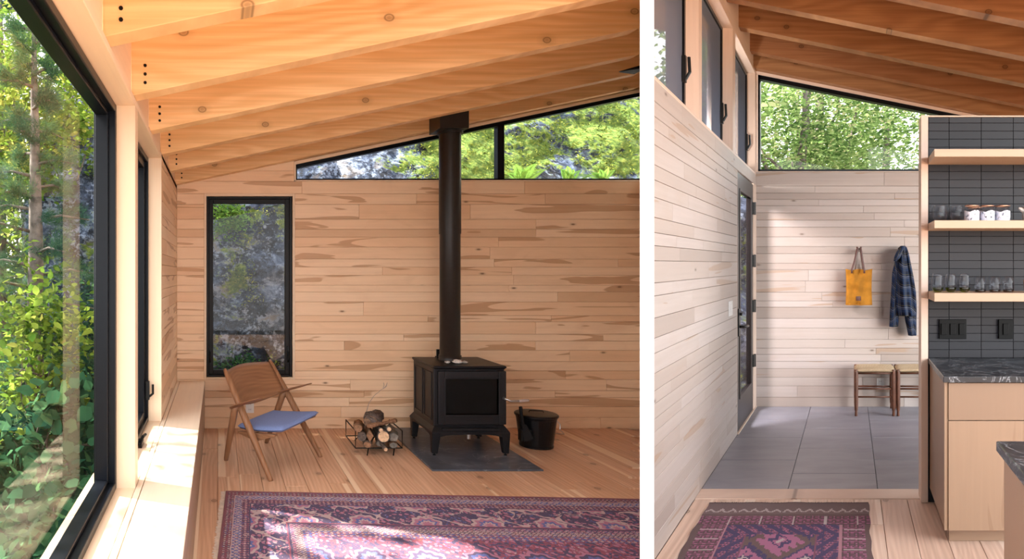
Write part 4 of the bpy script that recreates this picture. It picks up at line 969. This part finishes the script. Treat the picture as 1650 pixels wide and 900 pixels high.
# plaid shirt
M_ = Mat('navy_plaid', .9, .15); v = M_.attr(); x_, y_, z_ = M_.xyz(v)
def band(e, per, off, wd): return ((e+off)/per).fr().lt(wd/per)
c_ = (.008,.012,.030); c_ = M_.mix(band(x_, .085, .0, .034), c_, (.016,.032,.080)); c_ = M_.mix(band(y_, .105, .02, .044)*.6, c_, (.018,.040,.10))
c_ = M_.mix(band(x_, .085, .046, .0065)*.8, c_, (.085,.10,.13)); c_ = M_.mix(band(y_, .105, .078, .008)*.85, c_, (.13,.145,.185)); c_ = M_.mix(band(y_, .105, .055, .004)*.6, c_, (.16,.14,.05)); c_ = M_.mix(band(x_, .085, .064, .004)*.6, c_, (.15,.13,.05)); c_ = M_.mix(band(y_, .105, .092, .005)*.7, c_, (.11,.11,.14))
q = M_.noise(v, 300, 2); M_.col(c_).bump(q, .3, .002); PLAID = M_.m
t = thing('plaid_shirt', 'navy plaid flannel shirt hanging on a hook beside kitchen wall', 'shirt', Q(1456, 545, D2), xf=T2)
def cloth(rowsd, depth, folds, yo, seg=40, sh=.25, name='body', amp=.2):
    # rowsd: (py, pxL, pxR)
    m = MB(T2); uv = []; n = len(rowsd); R = []
    for i in range(n-1):
        for k in range(6):
            s = k/6; R.append([rowsd[i][j]*(1-s)+rowsd[i+1][j]*s for j in range(3)])
    R.append(list(rowsd[-1]))
    for i, (py, l, r) in enumerate(R):
        zc = EYE-(py-425)/166.; ul, ur = (l-1370)/166., (r-1370)/166.; s = i/(len(R)-1); dp = depth*min(1, .35+1.6*s)
        for k in range(seg):
            a = 2*math.pi*k/seg; cx = math.cos(a); X = (ul+ur)/2+(ur-ul)/2*cx
            f = 1+amp*math.sin(folds*cx+2.2*s+1)*min(1, s*3)+amp*.6*math.sin(folds*2.1*cx-3*s)*min(1, s*3)
            sn = math.sin(a); Y = D2-yo-(sn*dp*f if sn > 0 else sn*dp*.4)
            m.v.append((X, Y, zc)); uv.append((cx*(ur-ul)*.8+a*.02, zc*1.0+sh*cx*(ur-ul)+.02*math.sin(3*cx+4*s), 0))
    for i in range(len(R)-1):
        for k in range(seg): m.f.append((i*seg+k, (i+1)*seg+k, (i+1)*seg+(k+1) % seg, i*seg+(k+1) % seg))
    m.f.append(tuple(range(seg)))
    b = m.build(name, PLAID, t, smooth=True, uv=uv, goff=(0, 0, 0)); mo = b.modifiers.new('s', 'SOLIDIFY'); mo.thickness = .002; return b
cloth([(396, 1451.5, 1458.5), (399, 1448, 1461), (408, 1445, 1464), (425, 1442.5, 1467.5), (445, 1441.5, 1471.5), (470, 1440, 1475.5), (490, 1440.5, 1476.5), (508, 1446, 1476)], .075, 5.5, .06, 48, .25, 'body', .24)
cloth([(418, 1443, 1448), (440, 1438, 1449), (470, 1436.5, 1449), (500, 1434.5, 1449), (526, 1433.5, 1447)], .045, 3.5, .05, 28, -.1, 'sleeve', .2)
cloth([(440, 1455, 1470), (470, 1456, 1475.5), (500, 1457, 1477), (516, 1459, 1476.5), (540, 1464, 1476.5)], .05, 3.5, .055, 28, .4, 'sleeve', .2)
cloth([(397, 1452, 1457), (405, 1445, 1455), (414, 1441, 1452), (420.5, 1440, 1444)], .05, 2, .09, 20, .3, 'collar', .1)

# kilim in the entry
def kilim():
    M = Mat('kilim_rug', .95, .1); v = M.attr(); x, y, z = M.xyz(v)
    st = .0085; xs = x.snap(st); ys = y.snap(st*1.3)
    brown, dark, navy, pink, plum, grey, light = (.085,.058,.055), (.045,.032,.034), (.020,.022,.085), (.29,.10,.19), (.14,.045,.085), (.13,.10,.10), (.36,.31,.31)
    W2_ = .929
    xe = xs.min(xs*-1+W2_)
    # field of stepped diamonds
    cx = .30; cy = .40
    a = ((xs-W2_/2)/cx+.5).fr()-.5; b = ((ys-.50)/cy+.5).fr()-.5
    a2 = ((xs-W2_/2)/cx).fr()-.5; b2 = ((ys-.50)/cy).fr()-.5
    dA = a.abs()+b.abs(); dB = a2.abs()+b2.abs()
    toothA = ((a*cx*95.).sin()*(b*cy*72.).sin())*.07; d = dA+toothA; db = dB+toothA
    c = M.mix(d.lt(.40), brown, pink); c = M.mix(d.lt(.20), c, navy); c = M.mix(d.lt(.13), c, pink); c = M.mix(d.lt(.05), c, light)
    c = M.mix(db.lt(.43), c, navy); c = M.mix(db.lt(.33), c, pink); c = M.mix(db.lt(.17), c, navy); c = M.mix(db.lt(.11), c, light); c = M.mix(db.lt(.06), c, navy)
    # motifs for borders
    def boxes(px_, py_, c1, c2, c3):
        u_ = (xs/px_).fr()-.5; w_ = (ys/py_).fr()-.5
        k = ((u_*24.).sin()*(w_*15.).sin()); q_ = M.mix(k.gt(.05), c1, c2); return M.mix(k.lt(-.5), q_, c3)
    inner = boxes(.08, .10, navy, plum, pink); outer = boxes(.16, .11, dark, plum, pink)
    stp = M.mix((((x+y*.7)/.075).fr()).lt(.45), inner, navy)
    c = M.mix(xe.lt(.285), c, plum); c = M.mix(xe.lt(.275), c, stp); c = M.mix(xe.lt(.165), c, (.33,.16,.2)); c = M.mix(xe.lt(.155), c, outer)
    sep = (ys/.118).fr().lt(.1)*xe.lt(.145)*xe.gt(.03); c = M.mix(sep, c, light); c = M.mix(xe.lt(.028), c, brown)
    # far end bands
    top2 = M.mix((((x-y*.9)/.085).fr()).lt(.5), inner, navy)
    c = M.mix(ys.lt(.42)*xe.gt(.165), c, top2); c = M.mix(ys.lt(.305), c, M.mix(((xs+.02)/.175).fr().lt(.05), outer, light)); c = M.mix(ys.lt(.195), c, brown)
    zig = ((xs/.062).fr()-.5).abs()*2.; kz = (ys-.085)/.055
    kil = M.mix(M.noise(M.map(v, (2, 90, 1)), 1, 2), grey, (.12,.085,.085))
    kil = M.mix((kz.gt(zig*.9))*kz.lt(1.0), kil, light); kil = M.mix((kz.gt(zig*.9+.45))*kz.lt(1.0), kil, (.14,.10,.10))
    c = M.mix(y.lt(.170), c, kil); c = M.mix(y.lt(.012), c, dark)
    fib = M.noise(v, 380, 2); c = M.mix(.35, c, M.mix(M.ramp(fib, [(.3, 0.), (.7, 1.)]), c, (.3,.2,.22)))
    M.col(c).bump(fib, .35, .004); return M.m
KIL = kilim()
t = thing('kilim_rug', 'small purple and navy kilim rug before the slate entry', 'rug', (-.36, 3.0, 0), xf=T2)
m = MB(T2); uvs = []; ku0, ku1, kd0, kd1 = -.823, .106, 3.627, 2.25; NU, NV = 24, 30; rr = random.Random(4)
for top in (1, 0):
    for j in range(NV+1):
        for i in range(NU+1):
            uu = ku0+(ku1-ku0)*i/NU; dd = kd0+(kd1-kd0)*j/NV
            wob = (.004*math.sin(j*1.3)+.003*math.sin(j*.5)) if i in (0, NU) else 0
            m.v.append((uu+wob, dd+(.004*math.sin(i*1.1) if j == 0 else 0), (.008+.001*math.sin(uu*20+dd*9)) if top else .001)); uvs.append((uu-ku0, kd0-dd, 0))
for j in range(NV):
    for i in range(NU):
        q = j*(NU+1)+i; m.f.append((q, q+NU+1, q+NU+2, q+1)); q += (NU+1)*(NV+1); m.f.append((q, q+1, q+NU+2, q+NU+1))
H = (NU+1)*(NV+1); rim = [i for i in range(NU+1)]+[j*(NU+1)+NU for j in range(1, NV+1)]+[NV*(NU+1)+i for i in range(NU-1, -1, -1)]+[j*(NU+1) for j in range(NV-1, 0, -1)]
for a, b in zip(rim, rim[1:]+rim[:1]): m.f.append((a, b, b+H, a+H))
m.build('weave', KIL, t, uv=uvs, goff=(0, 0, 0))
m = MB(T2)
for k in range(120):
    uu = ku0+(ku1-ku0)*(k+.5)/120; L = rr.uniform(.008, .022); o_x = rr.uniform(-.005, .005)
    m.hexa([(uu-.002, kd0-.002, .001), (uu+.002, kd0-.002, .001), (uu+.002, kd0-.002, .007), (uu-.002, kd0-.002, .007)], [(uu-.001+o_x, kd0+L, .001), (uu+.001+o_x, kd0+L, .001), (uu+.001+o_x, kd0+L, .003), (uu-.001+o_x, kd0+L, .003)])
m.build('fringe', plain('dark_fringe', (.05,.035,.035), .9), t, kind='stuff')

# ---------------------------------------------------------------- outdoors
GRND = plain('forest_floor', (.028,.030,.012), .95, .1, 0, .6, 3)
m = MB(); m.box(-30, 40, -12, 45, -.9, -.75); tag(m.build('ground', GRND, gax=(0, 1, 2)), 'forest floor outside the cabin windows', 'ground', kind='structure')
def npmesh(name, V, Fc, mat, parent, lc=None, kind=None):
    c = (V.min(0)+V.max(0))/2; me = bpy.data.meshes.new(name); n = len(V); k = Fc.shape[1]; f = len(Fc)
    me.vertices.add(n); me.vertices.foreach_set('co', (V-c).astype(np.float32).ravel())
    me.loops.add(f*k); me.loops.foreach_set('vertex_index', Fc.astype(np.int32).ravel())
    me.polygons.add(f); me.polygons.foreach_set('loop_start', np.arange(0, f*k, k, dtype=np.int32))
    me.update(calc_edges=True)
    if lc is not None: a = me.attributes.new('lc', 'FLOAT', 'POINT'); a.data.foreach_set('value', lc.astype(np.float32))
    me.materials.append(mat); o = bpy.data.objects.new(name, me); C.objects.link(o); o.location = Vector(c)-wloc(parent); o.parent = parent; WL[o.name] = Vector(c)
    if kind: o['kind'] = kind
    return o
def leaves(centers, spread, n, L, Wd, up=.4, droop=0, R=rng):
    # centers (k,3): leaf clumps ; returns vertices, quads, colour value
    k = len(centers); idx = R.integers(0, k, n); base = centers[idx]+R.normal(0, 1, (n, 3))*spread
    d = R.normal(0, 1, (n, 3)); d[:, 2] = d[:, 2]*.6-droop; d /= np.linalg.norm(d, axis=1)[:, None]
    nr = R.normal(0, 1, (n, 3)); nr[:, 2] += up*3; side = np.cross(d, nr); side /= np.linalg.norm(side, axis=1)[:, None]
    nn = np.cross(side, d); l = (L*R.uniform(.6, 1.25, n))[:, None]; w_ = l*Wd
    V = np.stack([base, base+d*l*.3+side*w_*.42+nn*l*.05, base+d*l*.62+side*w_*.38+nn*l*.05, base+d*l-nn*l*.05, base+d*l*.62-side*w_*.38+nn*l*.05, base+d*l*.3-side*w_*.42+nn*l*.05], 1).reshape(-1, 3)
    i = np.arange(n)[:, None]*6; Fq = np.concatenate([i+np.array([[0, 1, 2, 3]]), i+np.array([[0, 3, 4, 5]])], 0)
    cl = np.repeat(np.clip(.5+.22*R.normal(0, 1, k)[idx]+.18*R.normal(0, 1, n), 0, 1), 6)
    return V, Fq, cl
TRUNK = plain('tree_bark', (.11,.095,.085), .95, .1, 0, .45, 14)
LF_Y = leafmat('yellow_green_leaf', [(0, (.045,.10,.015)), (.45, (.13,.22,.03)), (.8, (.27,.36,.06)), (1, (.42,.42,.10))], .5)  # yellow-green leaf colours
LF_D = leafmat('dark_green_leaf', [(0, (.010,.04,.022)), (.5, (.030,.095,.045)), (1, (.085,.17,.07))], .3)  # deep green leaf colours
LF_P = leafmat('pine_needle', [(0, (.015,.05,.035)), (.5, (.045,.11,.06)), (.85, (.11,.19,.07)), (1, (.22,.27,.08))], .25)
LF_R = leafmat('bright_leaf', [(0, (.05,.10,.03)), (.4, (.14,.23,.07)), (.8, (.28,.38,.14)), (1, (.46,.46,.24))], .5)
LF_M = leafmat('moss', [(0, (.035,.055,.012)), (.5, (.11,.15,.025)), (1, (.26,.28,.06))], .2)
LF_F = leafmat('fern', [(0, (.05,.14,.03)), (1, (.20,.36,.07))], .4)
def blob(c, r, n, R): 
    p = R.normal(0, 1, (n, 3)); p /= np.linalg.norm(p, axis=1)[:, None]; p *= (R.uniform(.15, 1, n)**.45)[:, None]; return np.array(c)+p*np.array(r)
def broad(name, label, cat, base, crown, rad, nclump, nleaf, L, mat, group=None, wd=.62, spread=.14, seed=1, branches=7, trunk_r=.06):
    R = np.random.default_rng(seed); t = thing(name, label, cat, base, group)
    cc = blob(crown, rad, nclump, R)
    V, Fq, cl = leaves(cc, spread, nleaf, L, wd, R=R); npmesh('foliage', V, Fq, mat, t, cl, 'stuff')
    m = MB(); b, c = Vector(base), Vector(crown)
    mid = b.lerp(c, .5)+Vector((R.normal(0, .08), R.normal(0, .08), 0)); top = c+Vector((0, 0, rad[2]*.6))
    m.tube([b-Vector((0, 0, .1)), b.lerp(mid, .5), mid, c, top], [trunk_r*1.2, trunk_r, trunk_r*.85, trunk_r*.6, trunk_r*.2], 8)
    m.build('trunk', TRUNK, t, smooth=True)
    m = MB()
    for k in range(branches):
        e = Vector(cc[k % nclump]); s = b.lerp(c, .35+.6*k/branches); md = s.lerp(e, .5)+Vector((R.normal(0, .05), R.normal(0, .05), .08))
        m.tube([s, md, e], [trunk_r*.42, trunk_r*.28, trunk_r*.1], 6)
    if branches: m.build('branches', TRUNK, t, smooth=True)
    return t
def pine(label, base, h, seed, nb=26, reach=1.0, group='pines beyond the big window', low=.1):
    R = np.random.default_rng(seed); t = thing('pine_tree', label, 'tree', base, group); b = Vector(base)
    m = MB(); m.tube([b-Vector((0,0,.1)), b+Vector((.03, 0, h*.5)), b+Vector((0, .03, h))], [.10, .07, .015], 9); m.build('trunk', TRUNK, t, smooth=True)
    m = MB(); V = []; cl = []
    for k in range(nb):
        s = low+(1-low)*k/nb; p = b+Vector((0, 0, h*s)); a = k*2.4+R.normal(0, .3); r = reach*(1.15-s)*R.uniform(.75, 1.15)
        dv = Vector((math.cos(a), math.sin(a), 0)); pts = [p, p+dv*r*.5+Vector((0,0,.10*r)), p+dv*r+Vector((0,0,.02*r))]
        m.tube(pts, [.018, .012, .005], 5); cb = R.uniform(.2, .8)
        for j in range(16):
            q = R.uniform(.15, 1); pos = p+dv*r*q+Vector((0,0,.15*r*q*(1-q)*2)); sd_ = Vector((-dv.y, dv.x, 0))*R.normal(0, .17*r*(1.2-q)); pos = pos+sd_+Vector((0, 0, R.normal(0, .05)))
            ax = (dv+sd_*1.5+Vector((0,0,.35))).normalized(); n = 44
            d = np.array(ax)*.75+R.normal(0, .55, (n, 3)); d /= np.linalg.norm(d, axis=1)[:, None]; L = R.uniform(.09, .15, n)[:, None]
            sp = np.cross(d, R.normal(0, 1, (n, 3))); sp /= np.linalg.norm(sp, axis=1)[:, None]; o = np.array(pos)+R.normal(0, .02, (n, 3))
            V.append(np.stack([o-sp*.0022, o+sp*.0022, o+d*L], 1).reshape(-1, 3)); cl.append(np.repeat(np.clip(cb+R.normal(0, .15, n), 0, 1), 3))
    V = np.concatenate(V); Fq = np.arange(len(V)).reshape(-1, 3); npmesh('needles', V, Fq, LF_P, t, np.concatenate(cl), 'stuff'); m.build('branches', TRUNK, t, smooth=True)
pine('blue green pine standing close outside the big window', (-1.72, 5.75, -.75), 4.6, 11, 40, 1.0)
pine('tall pine farther back outside the big window', (-2.9, 8.2, -.75), 6.5, 12, 46, 1.25)
pine('slender pine just past the cabin corner', (-1.35, 7.4, -.75), 3.6, 13, 30, .8)
broad('leafy_tree', 'yellow green tree filling the upper big window', 'tree', (-2.2, 7.2, -.75), (-2.15, 7.2, 3.4), (1.0, .9, 1.5), 60, 7000, .085, LF_Y, 'leafy trees beyond the big window', seed=21)
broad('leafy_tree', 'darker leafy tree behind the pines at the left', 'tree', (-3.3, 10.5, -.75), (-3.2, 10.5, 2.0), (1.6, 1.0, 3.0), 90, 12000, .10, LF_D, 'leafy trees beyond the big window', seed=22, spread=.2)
broad('leafy_tree', 'sunlit leafy tree farthest back at the left', 'tree', (-3.6, 12.5, -.75), (-3.7, 12.5, 3.2), (2.2, 1.2, 4.0), 110, 14000, .12, LF_Y, 'leafy trees beyond the big window', seed=23, spread=.25)
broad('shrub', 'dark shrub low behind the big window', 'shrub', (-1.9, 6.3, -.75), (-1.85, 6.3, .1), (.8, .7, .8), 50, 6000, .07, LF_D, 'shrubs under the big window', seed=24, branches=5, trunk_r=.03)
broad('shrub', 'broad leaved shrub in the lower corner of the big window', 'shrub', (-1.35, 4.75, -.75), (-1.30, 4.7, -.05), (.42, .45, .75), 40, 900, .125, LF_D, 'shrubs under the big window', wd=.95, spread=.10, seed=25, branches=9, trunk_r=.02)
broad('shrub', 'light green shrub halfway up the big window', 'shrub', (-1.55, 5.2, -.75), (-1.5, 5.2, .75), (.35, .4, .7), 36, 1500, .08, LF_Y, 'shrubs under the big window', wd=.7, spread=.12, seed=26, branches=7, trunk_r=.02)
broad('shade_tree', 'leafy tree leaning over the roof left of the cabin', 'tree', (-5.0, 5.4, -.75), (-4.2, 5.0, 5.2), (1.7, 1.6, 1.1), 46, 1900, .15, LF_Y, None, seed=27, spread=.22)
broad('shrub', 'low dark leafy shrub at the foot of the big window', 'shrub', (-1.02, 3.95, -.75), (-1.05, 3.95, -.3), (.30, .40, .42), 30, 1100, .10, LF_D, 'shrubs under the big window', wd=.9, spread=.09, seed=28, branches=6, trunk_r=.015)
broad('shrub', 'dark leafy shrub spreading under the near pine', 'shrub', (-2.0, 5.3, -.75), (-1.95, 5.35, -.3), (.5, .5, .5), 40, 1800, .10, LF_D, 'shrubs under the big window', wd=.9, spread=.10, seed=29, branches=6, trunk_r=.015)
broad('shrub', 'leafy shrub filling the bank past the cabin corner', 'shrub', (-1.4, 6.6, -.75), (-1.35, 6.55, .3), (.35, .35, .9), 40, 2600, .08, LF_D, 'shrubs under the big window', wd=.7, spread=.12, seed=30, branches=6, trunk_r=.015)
broad('shrub', 'dense dark shrub outside the glass entry door', 'shrub', (6.85, 7.9, -.75), (6.85, 7.9, .8), (.55, .5, 1.7), 60, 5000, .09, LF_D, None, seed=31, spread=.12, branches=6, trunk_r=.03)
# trees behind the entry
for i, (lb, bs, cr, rd, nc, nl, L) in enumerate((
    ('bright green tree left in the entry window', (8.6, 9.3, -.75), (8.7, 9.2, 3.6), (1.0, .8, 1.5), 60, 8000, .062),
    ('bright green tree in the middle of the entry window', (9.6, 10.2, -.75), (9.9, 10.2, 4.1), (1.1, .9, 1.7), 60, 8000, .066),
    ('dense green tree right in the entry window', (11.0, 10.4, -.75), (11.2, 10.4, 3.4), (1.2, .9, 1.5), 60, 8000, .062),
    ('pale leafy tree farthest back behind the entry', (12.6, 13.5, -.75), (12.6, 13.5, 4.6), (3.2, 1.0, 2.4), 110, 10000, .09),
    ('leafy tree seen through the entry screens', (7.3, 9.3, -.75), (7.3, 9.3, 4.2), (.6, .6, 1.6), 40, 3500, .11))):
    broad('birch_tree', lb, 'tree', bs, cr, rd, nc, nl, L, LF_R, 'trees behind the entry', seed=40+i, spread=.2, trunk_r=.07)
broad('shrub', 'dark undergrowth shrub behind the entry trees', 'shrub', (10.5, 12.0, -.75), (10.5, 12.0, 2.2), (2.6, .7, 1.6), 70, 6000, .12, LF_D, None, seed=50, spread=.22, branches=5, trunk_r=.04)

# cliff behind the stove room
M_ = Mat('lichen_rock', .92, .15); v = M_.attr(); x_, y_, z_ = M_.xyz(v); pv = M_.comb(x_, y_, 0)
n1 = M_.noise(pv, 2.2, 8, .4, .62); n2 = M_.noise(M_.map(pv, (1, 1, 1), (5, 3, 0)), 6, 10, .6, .68); n3 = M_.noise(M_.map(pv, (1, 1, 1), (15, 1, 0)), 18, 8, .3, .7); n4 = M_.noise(M_.map(pv, (1, 1, 1), (8, 13, 0)), 3.0, 6, .8, .6)
c_ = M_.ramp(n2*.6+n1*.4, [(.38, (.003,.004,.007)), (.47, (.018,.025,.042)), (.54, (.055,.075,.125)), (.63, (.17,.215,.31))])  # rock darkened and blued: gap shade and sky tint put into the colour
c_ = M_.mix(M_.ramp(n3*.5+n4*.5, [(.50, 0.), (.56, .8)]), c_, (.22,.27,.37)); c_ = M_.mix(M_.ramp(n3*.45+n1*.55, [(.36, .9), (.46, 0.)]), c_, (.03,.03,.033))
c_ = M_.mix(M_.ramp(n4, [(.60, 0.), (.66, .5)]), c_, (.13,.085,.03))
c_ = M_.mix(M_.ramp((n1-.5).abs(), [(0, .85), (.018, 0.)]), c_, (.012,.013,.014))
mk = z_+(n2-.5)*1.5+(n3-.5)*.7+(n4-.5)*1.0
c_ = M_.mix(M_.ramp(mk, [(.45, 0.), (.62, 1.)]), c_, M_.ramp(n3, [(.3, (.03,.055,.012)), (.5, (.08,.13,.025)), (.68, (.22,.25,.055))]))
M_.col(c_).bump(n2*.6+n3*.4, .9, .05); ROCK = M_.m
def cliff_pt(u, w_):
    x = -2.2+8.6*u; z = -.9+6.6*w_
    y = 6.75+max(0, z-.0)*.16+max(0, z-2.25)*.75+.05*x
    p = Vector((x*1.0, z*1.1, .3)); q = noise.hetero_terrain(p*.9, .8, 2.1, 5, .6)*.22
    vd = noise.voronoi(p*1.25)[0]; y += -.30*(vd[1]-vd[0])+.12-.45*(q-.2)*.6; y += .06*noise.noise(p*6)+.03*noise.noise(p*14)
    mo = noise.noise(Vector((x*.8, z*.9, 5)))*.5+noise.noise(Vector((x*2.2, z*2.2, 9)))*.35
    hi = (z-2.35)*.8 if z > 2.35 else -.05
    lft = -.55 if (z > 2.2 and x < 2.4) else 0
    mo = .75*(mo)+.36+min(.34, max(-.2, hi))+(.03 if z > 2.2 and x > 3.0 else 0)+lft*max(0, min(1, (2.4-x)*1.2))
    return (x, y, z), mo
t = thing('rock_cliff', 'lichen covered rock cliff with moss behind the stove room', 'rock', (2, 7, -.75))
NU, NV = 260, 190; V = np.zeros(((NU+1)*(NV+1), 3)); G = []
m = MB()
for j in range(NV+1):
    for i in range(NU+1):
        p, mo = cliff_pt(i/NU, j/NV); m.v.append(p); G.append((p[0], p[2]*1.15, mo))
for j in range(NV):
    for i in range(NU):
        q = j*(NU+1)+i; m.f.append((q, q+1, q+NU+2, q+NU+1))
# thickness: a back sheet closes the rock
nb = len(m.v)
for (i, j) in ((0, 0), (NU, 0), (NU, NV), (0, NV)):
    p = m.v[j*(NU+1)+i]; m.v.append((p[0], 12, p[2])); G.append((p[0], p[2], 0))
m.f.append((nb+3, nb+2, nb+1, nb)); m.f.append((NV*(NU+1), NV*(NU+1)+NU, nb+2, nb+3))
m.build('rock_face', ROCK, t, smooth=True, uv=G, goff=(0, 0, 0))
R = np.random.default_rng(77); pts = []
GV = np.array(m.v[:nb]); GM = np.array([g[2] for g in G[:nb]])
cand = np.where(GM > .42)[0]; pick = R.choice(cand, 2600); ctr = GV[pick]+R.normal(0, .02, (2600, 3))
Vv, Fq, cl = leaves(ctr, .035, 26000, .042, .4, up=.8, R=R); npmesh('moss', Vv, Fq, LF_M, t, cl, 'stuff')
def on_cliff(x, z): p, _ = cliff_pt((x+2.2)/8.6, (z+.9)/6.6); return Vector(p)
def fern(label, x, z, n, L, seed, kind='fern'):
    R = np.random.default_rng(seed); b = on_cliff(x, z)+Vector((0, -.02, -.02)); t = thing('fern', label, 'fern', tuple(b), 'ferns on the cliff')
    for k in range(n):
        a = R.uniform(-1.2, 1.2); dv = Vector((math.sin(a), -.55*math.cos(a), .9+R.normal(0, .15))).normalized(); ll = L*R.uniform(.7, 1.1)
        pts = [b+dv*ll*s+Vector((dv.x*.3, dv.y*.4, -.45))*ll*s*s*.7 for s in np.linspace(0, 1, 9)]
        m = MB(); m.tube(pts, [.004*(1-.8*s) for s in np.linspace(0, 1, 9)], 5); sd_ = dv.cross(Vector((0, -1, .3))).normalized(); nlc = 0
        for i in range(1, 30):
            s = i/30; f = s*8; i0 = min(7, int(f)); p = pts[i0].lerp(pts[i0+1], f-i0); wl_ = ll*.24*math.sin(math.pi*min(1, s*.85+.15))*(1-s*.5)
            for sg in (-1, 1):
                e = p+sd_*sg*wl_+dv*wl_*.35; w2_ = dv*ll*.016
                m.add([p-w2_*.6, p.lerp(e, .5)-w2_, e, p.lerp(e, .5)+w2_], [(0, 1, 2, 3)])
        o = m.build('frond', LF_F, t); a_ = o.data.attributes.new('lc', 'FLOAT', 'POINT'); a_.data.foreach_set('value', [float(R.uniform(.3, 1))]*len(o.data.vertices))
fern('upright fern just right of the clerestory mullion', 3.70, 2.50, 6, .40, 1)
fern('fern bending right low in the clerestory', 4.25, 2.50, 6, .34, 2)
fern('small fern low at the clerestory centre', 4.75, 2.55, 6, .28, 3)
broad('cliff_shrub', 'small green shrub at the upper left of the tall window', 'shrub', tuple(on_cliff(.10, 1.75)), tuple(on_cliff(.12, 2.0)+Vector((0, -.12, 0))), (.17, .12, .22), 22, 1300, .05, LF_F, None, wd=.45, spread=.05, seed=61, branches=4, trunk_r=.012)
broad('cliff_shrub', 'low dark tuft at the bottom of the tall window', 'shrub', tuple(on_cliff(.1, .25)), tuple(on_cliff(.25, .30)+Vector((0, -.12, 0))), (.35, .12, .16), 22, 1300, .05, LF_D, None, wd=.45, spread=.06, seed=62, branches=4, trunk_r=.012)
